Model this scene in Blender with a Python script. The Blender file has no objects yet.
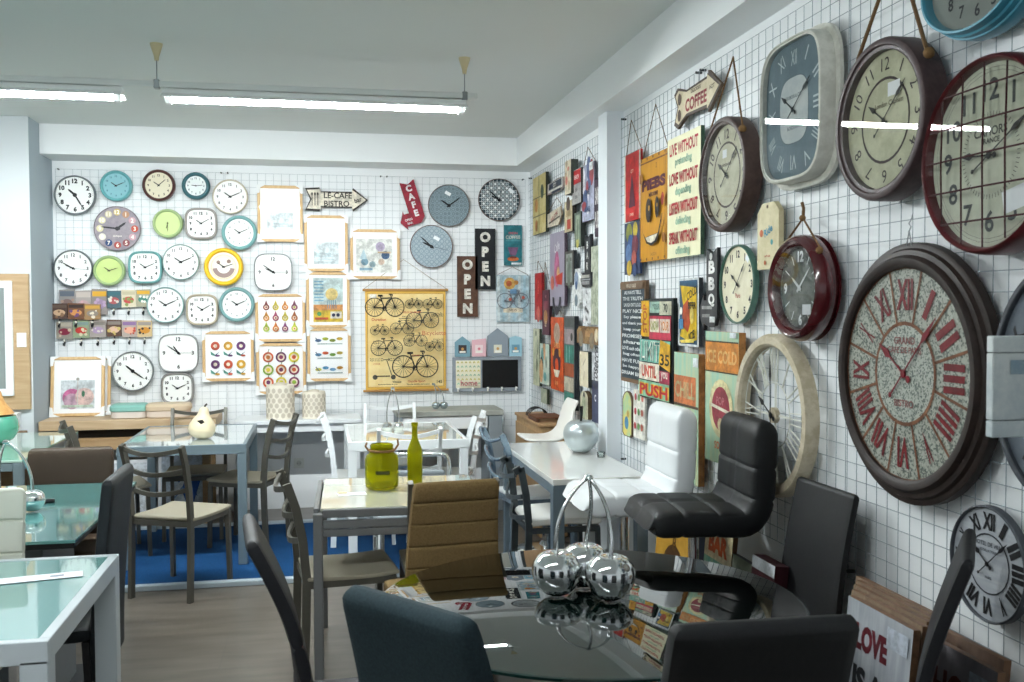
import bpy, math, random
import numpy as np
from mathutils import Vector, Matrix
random.seed(7)
PI = math.pi
sc = bpy.context.scene
COL = sc.collection

# ------------------------------------------------------------------ camera, world, exposure
FPX, YAW, PIT, ROL = 984.28, math.radians(11.0947), math.radians(-1.9135), math.radians(-.1745)
F = np.array([math.sin(YAW)*math.cos(PIT), math.cos(YAW)*math.cos(PIT), math.sin(PIT)])
R_ = np.array([math.cos(YAW), -math.sin(YAW), 0.]); U_ = np.cross(R_, F)
R2 = R_*math.cos(ROL)+U_*math.sin(ROL); U2 = -R_*math.sin(ROL)+U_*math.cos(ROL)
CAM = np.array([0, 0, 1.6])
cd = bpy.data.cameras.new('camera'); cam = bpy.data.objects.new('camera', cd); COL.objects.link(cam)
cd.lens = FPX*36/1024; cd.sensor_width = 36; cd.clip_start = .02
m4 = Matrix(((R2[0], U2[0], -F[0], 0), (R2[1], U2[1], -F[1], 0), (R2[2], U2[2], -F[2], 1.6), (0, 0, 0, 1)))
cam.matrix_world = m4
sc.camera = cam
cd.dof.use_dof = True; cd.dof.focus_distance = 5.6; cd.dof.aperture_fstop = 9.0

world = bpy.data.worlds.new('world'); sc.world = world; world.use_nodes = True
bg = world.node_tree.nodes['Background']; bg.inputs[0].default_value = (.70, .76, .80, 1); bg.inputs[1].default_value = .55
sc.view_settings.view_transform = 'Standard'; sc.view_settings.look = 'None'
sc.view_settings.gamma = 1; sc.view_settings.use_curve_mapping = False
sc.view_settings.exposure = 0.55
TUBE_STRENGTH = 275.0

def ray(x, y): return F+R2*(x-512)/FPX+U2*(341-y)/FPX
def onX(x, y, X): r = ray(x, y); return CAM+r*(X/r[0])
def onY(x, y, Y): r = ray(x, y); return CAM+r*(Y/r[1])
def onZ(x, y, z): r = ray(x, y); return CAM+r*((z-1.6)/r[2])
def proj(p):
    v = np.asarray(p, float)-CAM; d = v@F
    return 512+FPX*(v@R2)/d, 341-FPX*(v@U2)/d

XW, YW, ZC, ZS = 1.734, 8.05, 2.948, 2.73        # right wall, back wall, ceiling, soffit
XB, YB, XL = 1.555, 7.70, -1.98                  # beam faces, left return of the recess
GAP = .032

# ------------------------------------------------------------------ materials
def lin(h):
    h = h.lstrip('#'); c = [int(h[i:i+2], 16)/255 for i in (0, 2, 4)]
    return tuple((x/12.92 if x <= .04045 else ((x+.055)/1.055)**2.4) for x in c)+(1,)
MC = {}
def nn(nt, t, **kw):
    n = nt.nodes.new(t)
    for k, v in kw.items(): setattr(n, k, v)
    return n
def M(hexc, rough=.55, kind='plain', hex2=None, scale=8., metal=0., coat=0., bump=0.):
    key = (hexc, rough, kind, hex2, scale, metal, coat, bump)
    if key in MC: return MC[key]
    m = bpy.data.materials.new('%s_%s' % (kind, hexc)); m.use_nodes = True; nt = m.node_tree
    b = nt.nodes['Principled BSDF']; L = nt.links
    b.inputs['Base Color'].default_value = lin(hexc); b.inputs['Roughness'].default_value = rough
    b.inputs['Metallic'].default_value = metal
    if not coat and not metal: b.inputs['Specular IOR Level'].default_value = .28
    if coat: b.inputs['Coat Weight'].default_value = coat; b.inputs['Coat Roughness'].default_value = .05
    tc = nn(nt, 'ShaderNodeTexCoord')
    def ramp(a, c, p0=.35, p1=.65):
        r = nn(nt, 'ShaderNodeValToRGB'); e = r.color_ramp.elements
        e[0].position = p0; e[1].position = p1; e[0].color = lin(a); e[1].color = lin(c); return r
    def mp(s):
        q = nn(nt, 'ShaderNodeMapping'); q.inputs['Scale'].default_value = s; L.new(tc.outputs['Object'], q.inputs[0]); return q
    if kind == 'plain':
        n = nn(nt, 'ShaderNodeTexNoise'); n.inputs['Scale'].default_value = 6; L.new(tc.outputs['Object'], n.inputs['Vector'])
        mr = nn(nt, 'ShaderNodeMapRange'); mr.inputs[3].default_value = max(.02, rough-.04); mr.inputs[4].default_value = min(1, rough+.04)
        L.new(n.outputs['Fac'], mr.inputs[0]); L.new(mr.outputs[0], b.inputs['Roughness'])
    elif kind in ('wood', 'woodv', 'woody'):
        s = {'wood': (1, 9, 9), 'woodv': (9, 9, 1), 'woody': (9, 1, 9)}[kind]
        n = nn(nt, 'ShaderNodeTexNoise'); n.inputs['Scale'].default_value = scale*.5; n.inputs['Detail'].default_value = 6; n.inputs['Distortion'].default_value = .6
        L.new(mp(s).outputs[0], n.inputs['Vector']); r = ramp(hexc, hex2 or hexc, .3, .7); L.new(n.outputs['Fac'], r.inputs[0]); L.new(r.outputs[0], b.inputs['Base Color'])
    elif kind == 'mottle':
        n = nn(nt, 'ShaderNodeTexNoise'); n.inputs['Scale'].default_value = scale; n.inputs['Detail'].default_value = 8; n.inputs['Roughness'].default_value = .7
        L.new(tc.outputs['Object'], n.inputs['Vector']); r = ramp(hexc, hex2, .42, .58); L.new(n.outputs['Fac'], r.inputs[0]); L.new(r.outputs[0], b.inputs['Base Color'])
    elif kind == 'flake':
        n = nn(nt, 'ShaderNodeTexVoronoi'); n.inputs['Scale'].default_value = scale; L.new(tc.outputs['Object'], n.inputs['Vector'])
        n2 = nn(nt, 'ShaderNodeTexNoise'); n2.inputs['Scale'].default_value = scale*.5; n2.inputs['Detail'].default_value = 8; L.new(tc.outputs['Object'], n2.inputs['Vector'])
        r0 = nn(nt, 'ShaderNodeSeparateColor'); L.new(n.outputs['Color'], r0.inputs[0])
        ad = nn(nt, 'ShaderNodeMath', operation='ADD'); L.new(r0.outputs[0], ad.inputs[0]); L.new(n2.outputs['Fac'], ad.inputs[1])
        r = ramp(hexc, hex2, .72, 1.25 if False else .99); L.new(ad.outputs[0], r.inputs[0]); L.new(r.outputs[0], b.inputs['Base Color'])
    elif kind == 'lace':
        n = nn(nt, 'ShaderNodeTexVoronoi'); n.inputs['Scale'].default_value = scale; n.inputs['Randomness'].default_value = .1; L.new(tc.outputs['Object'], n.inputs['Vector'])
        w = nn(nt, 'ShaderNodeMath', operation='SINE'); mu = nn(nt, 'ShaderNodeMath', operation='MULTIPLY'); mu.inputs[1].default_value = 22
        L.new(n.outputs['Distance'], mu.inputs[0]); L.new(mu.outputs[0], w.inputs[0]); r = ramp(hexc, hex2, .2, .6); L.new(w.outputs[0], r.inputs[0]); L.new(r.outputs[0], b.inputs['Base Color'])
    elif kind == 'fabric':
        n = nn(nt, 'ShaderNodeTexNoise'); n.inputs['Scale'].default_value = 160; n.inputs['Detail'].default_value = 3; L.new(tc.outputs['Object'], n.inputs['Vector'])
        r = ramp(hexc, hex2, .3, .7); L.new(n.outputs['Fac'], r.inputs[0]); L.new(r.outputs[0], b.inputs['Base Color'])
        bp = nn(nt, 'ShaderNodeBump'); bp.inputs['Strength'].default_value = .3; bp.inputs['Distance'].default_value = .002; L.new(n.outputs['Fac'], bp.inputs['Height']); L.new(bp.outputs[0], b.inputs['Normal'])
        b.inputs['Specular IOR Level'].default_value = .2
    if bump and kind != 'fabric':
        n3 = nn(nt, 'ShaderNodeTexNoise'); n3.inputs['Scale'].default_value = 60; L.new(tc.outputs['Object'], n3.inputs['Vector'])
        bp = nn(nt, 'ShaderNodeBump'); bp.inputs['Strength'].default_value = bump; bp.inputs['Distance'].default_value = .002; L.new(n3.outputs['Fac'], bp.inputs['Height']); L.new(bp.outputs[0], b.inputs['Normal'])
    MC[key] = m; return m
def glass_mat(hexc='#dfeeea', rough=.01, ior=1.45, name='clear_glass', boost=0.):
    key = ('glass', hexc, rough, ior, boost)
    if key in MC: return MC[key]
    m = bpy.data.materials.new(name); m.use_nodes = True; nt = m.node_tree; nt.nodes.clear()
    o = nn(nt, 'ShaderNodeOutputMaterial'); mx = nn(nt, 'ShaderNodeMixShader'); tr = nn(nt, 'ShaderNodeBsdfTransparent'); gl = nn(nt, 'ShaderNodeBsdfGlossy'); fr = nn(nt, 'ShaderNodeFresnel')
    tr.inputs[0].default_value = lin(hexc); gl.inputs['Roughness'].default_value = rough; fr.inputs[0].default_value = ior
    src = fr.outputs[0]
    if boost:
        ad = nn(nt, 'ShaderNodeMath', operation='ADD'); ad.inputs[1].default_value = boost; ad.use_clamp = True; nt.links.new(src, ad.inputs[0]); src = ad.outputs[0]
    nt.links.new(src, mx.inputs[0]); nt.links.new(tr.outputs[0], mx.inputs[1]); nt.links.new(gl.outputs[0], mx.inputs[2]); nt.links.new(mx.outputs[0], o.inputs[0])
    MC[key] = m; return m
def emit_mat(hexc, s):
    m = bpy.data.materials.new('tube_light'); m.use_nodes = True; b = m.node_tree.nodes['Principled BSDF']
    b.inputs['Emission Color'].default_value = lin(hexc); b.inputs['Emission Strength'].default_value = s; b.inputs['Base Color'].default_value = (1, 1, 1, 1); return m
CHROME = M('#eef1f2', .10, metal=1.); STEEL = M('#9aa0a2', .3, metal=.9); BLACK = M('#0d0e10', .45); WHITE = M('#eef1f2', .45)
DGLASS = glass_mat('#ffffff', .0, 1.35, 'dial_glass')

# ------------------------------------------------------------------ mesh builder
TXT = {}
def text_geo(s, bold=.0, spacing=1.):
    k = (s, bold, spacing)
    if k in TXT: return TXT[k]
    c = bpy.data.curves.new('t', 'FONT'); c.body = s; c.size = 1; c.align_x = 'CENTER'; c.align_y = 'CENTER'; c.offset = bold; c.resolution_u = 3; c.space_character = spacing
    o = bpy.data.objects.new('t', c); COL.objects.link(o)
    dg = bpy.context.evaluated_depsgraph_get(); dg.update()
    me = o.evaluated_get(dg).to_mesh()
    vs = [(v.co.x, v.co.y) for v in me.vertices]; fs = [tuple(p.vertices) for p in me.polygons]
    o.evaluated_get(dg).to_mesh_clear(); bpy.data.objects.remove(o); bpy.data.curves.remove(c)
    if vs:
        x0 = min(v[0] for v in vs); x1 = max(v[0] for v in vs); y0 = min(v[1] for v in vs); y1 = max(v[1] for v in vs)
    else: x0 = x1 = y0 = y1 = 0
    TXT[k] = (vs, fs, x0, x1, y0, y1); return TXT[k]

class MB:
    def __init__(s): s.v = []; s.f = []; s.m = []; s.mats = []
    def mi(s, m):
        if m not in s.mats: s.mats.append(m)
        return s.mats.index(m)
    def add(s, vs, fs, m):
        b = len(s.v); s.v += [tuple(map(float, p)) for p in vs]; i = s.mi(m)
        for f in fs: s.f.append(tuple(b+k for k in f)); s.m.append(i)
        return s
    def box(s, c, d, m, rz=0., rot=None, bev=0.):
        hx, hy, hz = d[0]/2, d[1]/2, d[2]/2
        if bev:
            bev = min(bev, hx*.9, hy*.9, hz*.9)
            vs = []; idx = {}
            for sx in (-1, 1):
                for sy in (-1, 1):
                    for sz in (-1, 1):
                        for a in range(3):
                            q = [hx-bev, hy-bev, hz-bev]; q[a] = (hx, hy, hz)[a]
                            idx[(sx, sy, sz, a)] = len(vs); vs.append((sx*q[0], sy*q[1], sz*q[2]))
            fs = []
            for a in range(3):
                b, c2 = (a+1) % 3, (a+2) % 3
                for sg in (-1, 1):
                    f = []
                    for u, w in ((-1, -1), (1, -1), (1, 1), (-1, 1)):
                        k = [0, 0, 0]; k[a] = sg; k[b] = u; k[c2] = w; f.append(idx[(k[0], k[1], k[2], a)])
                    fs.append(f if sg > 0 else f[::-1])
            for a in range(3):
                b, c2 = (a+1) % 3, (a+2) % 3
                for u in (-1, 1):
                    for w in (-1, 1):
                        def K(t, ax):
                            k = [0, 0, 0]; k[a] = t; k[b] = u; k[c2] = w; return idx[(k[0], k[1], k[2], ax)]
                        f = [K(-1, b), K(1, b), K(1, c2), K(-1, c2)]
                        fs.append(f if u*w < 0 else f[::-1])
            for sx in (-1, 1):
                for sy in (-1, 1):
                    for sz in (-1, 1):
                        f = [idx[(sx, sy, sz, a)] for a in range(3)]
                        fs.append(f if sx*sy*sz > 0 else f[::-1])
        else:
            vs = [(x, y, z) for x in (-hx, hx) for y in (-hy, hy) for z in (-hz, hz)]
            fs = [(0, 1, 3, 2), (4, 6, 7, 5), (0, 4, 5, 1), (2, 3, 7, 6), (0, 2, 6, 4), (1, 5, 7, 3)]
        mt = rot.to_3x3() if rot is not None else Matrix.Rotation(rz, 3, 'Z')
        return s.add([mt @ Vector(v)+Vector(c) for v in vs], fs, m)
    def bar(s, a, b, w, t, m, up=(0, 0, 1)):
        a = Vector(a); b = Vector(b); d = b-a; L = d.length; d.normalize(); u = Vector(up)
        x = d.cross(u)
        if x.length < 1e-4: x = d.cross(Vector((0, 1, 0)))
        x.normalize(); y = x.cross(d)
        vs = [p+x*(w/2*i)+y*(t/2*j) for p in (a, b) for i, j in ((-1, -1), (1, -1), (1, 1), (-1, 1))]
        return s.add(vs, [(0, 1, 2, 3)[::-1], (4, 5, 6, 7), (0, 1, 5, 4), (1, 2, 6, 5), (2, 3, 7, 6), (3, 0, 4, 7)], m)
    def tube(s, pts, r, m, n=8, closed=False, flat=1.):
        P = [Vector(p) for p in pts]; k = len(P); rs = r if isinstance(r, (list, tuple)) else [r]*k
        T = []
        for i in range(k):
            a = P[(i-1) % k] if (closed or i > 0) else P[i]; b = P[(i+1) % k] if (closed or i < k-1) else P[i]
            t = (b-a); T.append(t.normalized() if t.length > 1e-9 else Vector((0, 0, 1)))
        u = Vector((0, 0, 1)) if abs(T[0].z) < .9 else Vector((0, 1, 0))
        vs = []
        for i in range(k):
            x = u-T[i]*u.dot(T[i]); x.normalize(); u = x; y = T[i].cross(x)
            for j in range(n):
                a = 2*PI*j/n; vs.append(P[i]+x*(math.cos(a)*rs[i])+y*(math.sin(a)*rs[i]*flat))
        fs = []
        for i in range(k if closed else k-1):
            for j in range(n):
                a = i*n+j; b = i*n+(j+1) % n; c = ((i+1) % k)*n+(j+1) % n; d = ((i+1) % k)*n+j; fs.append((a, b, c, d))
        if not closed: fs += [tuple(range(n))[::-1], tuple((k-1)*n+j for j in range(n))]
        return s.add(vs, fs, m)
    def rings(s, R, m, cap0=False, cap1=False, closed=False):
        n = len(R[0]); vs = [p for r in R for p in r]; fs = []; k = len(R)
        for i in range(k if closed else k-1):
            for j in range(n):
                fs.append((i*n+j, i*n+(j+1) % n, ((i+1) % k)*n+(j+1) % n, ((i+1) % k)*n+j))
        if cap0: fs.append(tuple(range(n))[::-1])
        if cap1: fs.append(tuple((k-1)*n+j for j in range(n)))
        return s.add(vs, fs, m)
    def lathe(s, prof, m, n=32, c=(0, 0, 0), squash=None):      # prof = [(r, z)]
        R = []
        for r, z in prof:
            r = max(r, 1e-4); R.append([(c[0]+r*math.cos(2*PI*j/n), c[1]+r*math.sin(2*PI*j/n), c[2]+z) for j in range(n)])
        return s.rings(R, m, True, True)
    def prism(s, pts, y0, y1, m):                                # outline in xz (ccw seen from -y), y0 front
        n = len(pts); vs = [(x, y0, z) for x, z in pts]+[(x, y1, z) for x, z in pts]
        fs = [tuple(range(n)), tuple(range(n, 2*n))[::-1]]+[(i, i+n, (i+1) % n+n, (i+1) % n) for i in range(n)]
        return s.add(vs, fs, m)
    def poly(s, pts, y, m): return s.add([(x, y, z) for x, z in pts], [tuple(range(len(pts)))], m)
    def rect(s, x0, z0, x1, z1, y, m): return s.poly([(x0, z0), (x1, z0), (x1, z1), (x0, z1)], y, m)
    def disc(s, x, z, r, y, m, n=20, rz=None):
        rz = rz or r; return s.poly([(x+r*math.cos(2*PI*k/n), z+rz*math.sin(2*PI*k/n)) for k in range(n)], y, m)
    def annulus(s, x, z, r0, r1, y, m, n=32, a0=0, a1=2*PI):
        full = abs(a1-a0) > 6.28; k = n if full else n+1; vs = []
        for i in range(k):
            a = a0+(a1-a0)*i/n
            vs += [(x+r0*math.cos(a), y, z+r0*math.sin(a)), (x+r1*math.cos(a), y, z+r1*math.sin(a))]
        return s.add(vs, [(2*i, 2*i+1, 2*((i+1) % k)+1, 2*((i+1) % k)) for i in range(n)], m)
    def line(s, x0, z0, x1, z1, w, y, m):
        L = math.hypot(x1-x0, z1-z0) or 1e-6; a, b = -(z1-z0)/L*w/2, (x1-x0)/L*w/2
        return s.poly([(x0-a, z0-b), (x1-a, z1-b), (x1+a, z1+b), (x0+a, z0+b)], y, m)
    def text(s, t, x, z, h, y, m, w=None, rot=0., bold=.02, maxw=None, sp=1.):
        vs, fs, x0, x1, y0, y1 = text_geo(t, bold, sp)
        if not vs: return s
        k = h/(y1-y0); kx = k
        if w: kx = w/(x1-x0)
        elif maxw and (x1-x0)*k > maxw: kx = maxw/(x1-x0)
        cx, cy = (x0+x1)/2, (y0+y1)/2; c, sn = math.cos(rot), math.sin(rot); out = []
        for a, b in vs:
            a = (a-cx)*kx; b = (b-cy)*k; out.append((x+a*c-b*sn, y, z+a*sn+b*c))
        return s.add(out, fs, m)
    def sphere(s, c, r, m, nu=24, nv=14, sz=None):
        sz = sz or r; return s.lathe([(r*math.sin(PI*i/nv), -sz*math.cos(PI*i/nv)) for i in range(nv+1)], m, nu, c)
    def slab(s, path, w, t, m, seams=(), vg=(), N=36, M_=20, p=5, taper=.04, groove=.35, endround=True):
        P = [Vector((0, a, b)) for a, b in path]
        # catmull resample
        Q = []
        for i in range(len(P)-1):
            p0 = P[max(i-1, 0)]; p1 = P[i]; p2 = P[i+1]; p3 = P[min(i+2, len(P)-1)]
            for k in range(12):
                u = k/12; Q.append(.5*((2*p1)+(p2-p0)*u+(2*p0-5*p1+4*p2-p3)*u*u+(3*p1-p0-3*p2+p3)*u**3))
        Q.append(P[-1]); S = [0]
        for i in range(1, len(Q)): S.append(S[-1]+(Q[i]-Q[i-1]).length)
        L = S[-1]; ss = sorted(set([i/N for i in range(N+1)]+[min(1, max(0, e+d)) for e in seams for d in (-.012, 0, .012)]+[.004, .012, .025, .975, .988, .996]))
        R = []
        for q in ss:
            d = q*L; i = max(1, min(len(S)-1, next((j for j in range(1, len(S)) if S[j] >= d-1e-9), len(S)-1)))
            u = (d-S[i-1])/max(1e-9, S[i]-S[i-1]); pos = Q[i-1].lerp(Q[i], u); tg = (Q[min(i+1, len(Q)-1)]-Q[max(i-2, 0)]).normalized(); nm = Vector((0, -tg.z, tg.y))
            e = min(q, 1-q)*L; ee = min(1, e/(t*1.1)); rf = math.sqrt(max(0.0004, 1-(1-ee)**2)) if endround else 1
            hw = w(q) if callable(w) else w; th = (t(q) if callable(t) else t)*rf*(1-groove*sum(math.exp(-((q-g)/.008)**2) for g in seams))
            hw = hw-(1-rf)*t*.8 if not callable(t) else hw-(1-rf)*.02
            up = []; dn = []
            for k in range(M_+1):
                a = -math.cos(PI*k/M_); x = a if abs(a) < .9999 else math.copysign(1, a)
                h = (1-abs(x)**p)**(1/p) if abs(x) < 1 else 0
                h *= 1-groove*sum(math.exp(-((x-g)/.04)**2) for g in vg)
                up.append(pos+Vector((x*hw, 0, 0))+nm*(h*th)); dn.append(pos+Vector((x*hw, 0, 0))-nm*(h*th))
            R.append(up+dn[1:-1][::-1])
        return s.rings(R, m, True, True)
    def obj(s, name, parent=None, loc=None, rot=None, smooth=True, kind=None, label=None):
        me = bpy.data.meshes.new(name); me.from_pydata(s.v, [], s.f)
        for m in s.mats: me.materials.append(m)
        me.polygons.foreach_set('material_index', s.m)
        if smooth:
            me.polygons.foreach_set('use_smooth', [True]*len(s.f))
            me.update(); me.set_sharp_from_angle(angle=math.radians(38))
        me.update(); o = bpy.data.objects.new(name, me); COL.objects.link(o)
        if parent is not None: o.parent = parent
        if loc is not None: o.location = loc
        if rot is not None: o.rotation_euler = rot
        if kind: o['kind'] = kind
        if label: o['label'] = label
        return o

def tag(o, label, cat, group=None):
    o['label'] = label; o['category'] = cat
    if group: o['group'] = group
    return o
def thing(name, label, cat, loc, rz=0., group=None, rot=None):
    o = bpy.data.objects.new(name, None); COL.objects.link(o); o.empty_display_size = .05
    o.location = loc; o.rotation_euler = rot if rot else (0, 0, rz); return tag(o, label, cat, group)
def dup(root, loc, rz, label=None, group=None):
    r = root.copy(); COL.objects.link(r); r.location = loc; r.rotation_euler = (0, 0, rz)
    if label: r['label'] = label
    if group: r['group'] = group
    for ch in list(root.children):
        c = ch.copy(); COL.objects.link(c); c.parent = r
        for g in ch.children:
            d = g.copy(); COL.objects.link(d); d.parent = c
    return r
def S(name, mb, **k): return mb.obj(name, kind='structure', smooth=False, **k)

# ------------------------------------------------------------------ the room
WALLM = M('#eef1f2', .7, bump=.05); CEILM = M('#dfe3e2', .8); GREYW = M('#c9d2d8', .7)
def floor_mat():
    m = bpy.data.materials.new('floor_tiles'); m.use_nodes = True; nt = m.node_tree; L = nt.links; b = nt.nodes['Principled BSDF']
    tc = nn(nt, 'ShaderNodeTexCoord'); br = nn(nt, 'ShaderNodeTexBrick'); br.offset = .5
    br.inputs['Scale'].default_value = 1; br.inputs['Brick Width'].default_value = .9; br.inputs['Row Height'].default_value = .45; br.inputs['Mortar Size'].default_value = .004
    br.inputs['Color1'].default_value = lin('#69635c'); br.inputs['Color2'].default_value = lin('#625c54'); br.inputs['Mortar'].default_value = lin('#625d57')
    n = nn(nt, 'ShaderNodeTexNoise'); n.inputs['Scale'].default_value = 3; n.inputs['Detail'].default_value = 7; mp = nn(nt, 'ShaderNodeMapping'); mp.inputs['Scale'].default_value = (1, 5, 1)
    L.new(tc.outputs['Object'], mp.inputs[0]); L.new(mp.outputs[0], n.inputs['Vector']); L.new(tc.outputs['Object'], br.inputs['Vector'])
    r = nn(nt, 'ShaderNodeValToRGB'); r.color_ramp.elements[0].color = (.72, .70, .68, 1); r.color_ramp.elements[1].color = (1.15, 1.13, 1.1, 1); r.color_ramp.elements[0].position = .3; r.color_ramp.elements[1].position = .7
    L.new(n.outputs['Fac'], r.inputs[0]); mx = nn(nt, 'ShaderNodeMix', data_type='RGBA', blend_type='MULTIPLY'); mx.inputs[0].default_value = 1
    L.new(br.outputs['Color'], mx.inputs[6]); L.new(r.outputs[0], mx.inputs[7]); L.new(mx.outputs[2], b.inputs['Base Color']); b.inputs['Roughness'].default_value = .28
    return m
X0, Y0 = -4.6, -3.2
S('floor', MB().box(((X0+XW)/2, (Y0+YW)/2, -.05), (XW-X0+.4, YW-Y0+.4, .1), floor_mat()))
S('ceiling', MB().box(((X0+XW)/2, (Y0+YW)/2, ZC+.05), (XW-X0+.4, YW-Y0+.4, .1), CEILM))
S('wall_right', MB().box((XW+.1, (Y0+YW)/2, ZC/2), (.2, YW-Y0+.4, ZC), WALLM))
S('wall_back', MB().box(((XL+XW)/2, YW+.1, ZC/2), (XW-XL, .2, ZC), WALLM))
YC = 7.44                                             # face of the wall left of the recess
S('wall_back_left', MB().box(((X0+XL)/2, YC+.4, ZC/2), (XL-X0, .8, ZC), M('#d2d8db', .7, bump=.05)))  # strong tube light here is offset by a greyer wall colour
S('trim_1', MB().box((XL-.005+.0, (YC+YW)/2+.002, ZC/2), (.012, YW-YC, ZC), M('#aab6be', .7)))  # recess side, its shade put into the greyer colour
S('wall_left', MB().box((X0-.1, (Y0+YW)/2, ZC/2), (.2, YW-Y0+.4, ZC), WALLM))
S('trim_2', MB().box(((XL+XB)/2+.004, (YB+YW)/2, (ZS+ZC)/2), (XB-XL, YW-YB, ZC-ZS), WALLM))      # beam along the back wall
S('trim_3', MB().box(((XB+XW)/2, (Y0+YW)/2, (ZS+ZC)/2), (XW-XB, YW-Y0, ZC-ZS), WALLM))           # beam along the right wall
S('trim_4', MB().box(((1.635+XW)/2, (5.48+5.66)/2, ZS/2), (XW-1.635, .18, ZS), M('#e8edf1', .6)))   # pilaster
# shop front behind the camera: piers, lintel, and open glazed bays
fw = MB()
fw.box(((X0+XW)/2, Y0-.1, 2.75), (XW-X0+.4, .2, .4), WALLM); fw.box(((X0+XW)/2, Y0-.1, .2), (XW-X0+.4, .2, .4), WALLM)
for x in (X0, -2.5, -.4, XW): fw.box((x, Y0-.1, 1.5), (.3, .2, 2.2), WALLM)
S('wall_front', fw)
# ------------------------------------------------------------------ ceiling lights
def light_unit(x0, x1, y, z, label, tm=None):
    t = thing('fluorescent_batten', label, 'ceiling light', ((x0+x1)/2, y, z), 0, 'fluorescent battens on the hanging rail')
    L = x1-x0
    [MB().tube([(q_*L*.42, 0, .05), (q_*L*.42, 0, ZC-z)], .003, STEEL, 6).obj('suspension_rod', t) for q_ in (-1, 1) if y < 3]
    MB().box((0, 0, .035), (L, .06, .03), M('#dfe4e2', .4), bev=.004).obj('housing', t)
    rf = MB()  # wings added to keep upward tube light off ceiling and beams
    rm_ = M('#e6eaea', .4)
    for s in (-1, 1):
        q = [(s*.028, .026), (s*.072, .002), (s*.072, .005), (s*.028, .030)]
        rf.add([(x_, a_, b_) for x_ in (-L/2, L/2) for a_, b_ in q], [(0, 1, 2, 3), (7, 6, 5, 4), (0, 4, 5, 1), (1, 5, 6, 2), (2, 6, 7, 3), (3, 7, 4, 0)], rm_)
    rf.obj('reflector', t, smooth=False)
    for s in (-1, 1): MB().box((s*(L/2-.03), 0, .0), (.03, .03, .045), WHITE, bev=.004).obj('tube_socket', t)
    MB().tube([(-L/2+.045, 0, 0), (L/2-.045, 0, 0)], .014, tm or TUBEM, 10).obj('tube', t)
    return t
TUBEM = emit_mat('#f4fafb', TUBE_STRENGTH); TUBE_FILL = emit_mat('#f4fafb', TUBE_STRENGTH*.42)
TY, TZ = 5.3, 2.668
light_unit(-.77, .79, TY, TZ, 'right fluorescent batten of the hanging row, fully in view below the ceiling')
light_unit(-2.52, -.96, TY, TZ, 'left fluorescent batten of the hanging row, cut by the picture edge')
light_unit(-1.1, .5, 1.7, TZ, 'fluorescent batten near the camera, out of view above the round glass table', TUBE_FILL)  # unseen front row, added to brighten the right wall
light_unit(-2.75, -1.15, 1.7, TZ, 'fluorescent batten near the camera above the left tables, out of view', TUBE_FILL)
rail = thing('hanging_light_rail', 'long thin white rail carrying the fluorescent battens under the ceiling', 'light rail', (-1.6, TY, TZ+.075))
MB().box((0, 0, 0), (4.9, .035, .03), M('#d5dbd9', .4), bev=.003).obj('rail_profile', rail)
for px, py in ((151, 35), (469, 50)):
    p = onZ(px, py, ZC); x = p[0]
    c = MB().lathe([(.004, -.085), (.010, -.085), (.014, -.06), (.030, -.01), (.032, 0)], M('#cfc29c', .5), 20, (x+1.6, 0, ZC-TZ-.075)).obj('ceiling_cup', rail, label='beige plastic ceiling cup')
    MB().tube([(x+1.6, 0, .01), (x+1.6, 0, ZC-TZ-.075-.08)], .003, STEEL, 6).obj('suspension_rod', rail)
    MB().box((x+1.6, 0, .0), (.03, .04, .045), STEEL, bev=.004).obj('rail_clamp', rail)

# ------------------------------------------------------------------ wire grid panels on the walls
WIRE = M('#87939a', .5); WIREB = M('#b0b8bb', .5)
def grid(label, wall, a, b, z0, z1, sp=.06, sh=.055):
    wr = .0012 if wall == 'B' else .0013; wm = WIREB if wall == 'B' else WIRE; w = b-a; mb = MB(); y = -.022; n = round(w/sp); k = round((z1-z0)/sh)
    for i in range(n+1): x = -w/2+w*i/n; mb.tube([(x, y, z0), (x, y, z1)], wr, wm, 5)
    for j in range(k+1): z = z0+(z1-z0)*j/k; mb.tube([(-w/2, y-.004, z), (w/2, y-.004, z)], wr, wm, 5)
    loc, rz = (((a+b)/2, YW, 0), 0) if wall == 'B' else ((XW, (a+b)/2, 0), -PI/2)
    t = thing('hanging_wire_grid', label, 'wire grid', loc, rz, 'wire grid panels on the walls')
    mb.obj('wire_mesh', t, smooth=False)
    for x in (-w/2+.02, w/2-.02):
        for z in (z0+.02, z1): MB().tube([(x, -.03, z), (x, .0, z)], .006, M('#303436', .5), 6).obj('wall_hook', t)
grid('wire grid panel on the back wall behind the clocks, beside the grey recess side', 'B', -1.95, -.72, .62, 2.665)
grid('wire grid panel on the back wall behind the framed prints and bicycle chart', 'B', -.71, .52, .62, 2.665)
grid('wire grid panel on the back wall behind the OPEN signs and house memo board', 'B', .53, 1.69, .62, 2.665)
grid('wire grid panel on the right wall between the corner and the pilaster', 'R', 5.70, 7.98, .66, 2.668)
grid('wire grid panel on the right wall behind the smiling amber sign', 'R', 4.28, 5.45, .708, 2.676)
grid('wire grid panel on the right wall behind the square clock and cream skeleton clock', 'R', 2.98, 4.27, .708, 2.676)
grid('wire grid panel on the right wall behind the giant dark clock', 'R', 1.2, 2.97, .708, 2.676)

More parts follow.
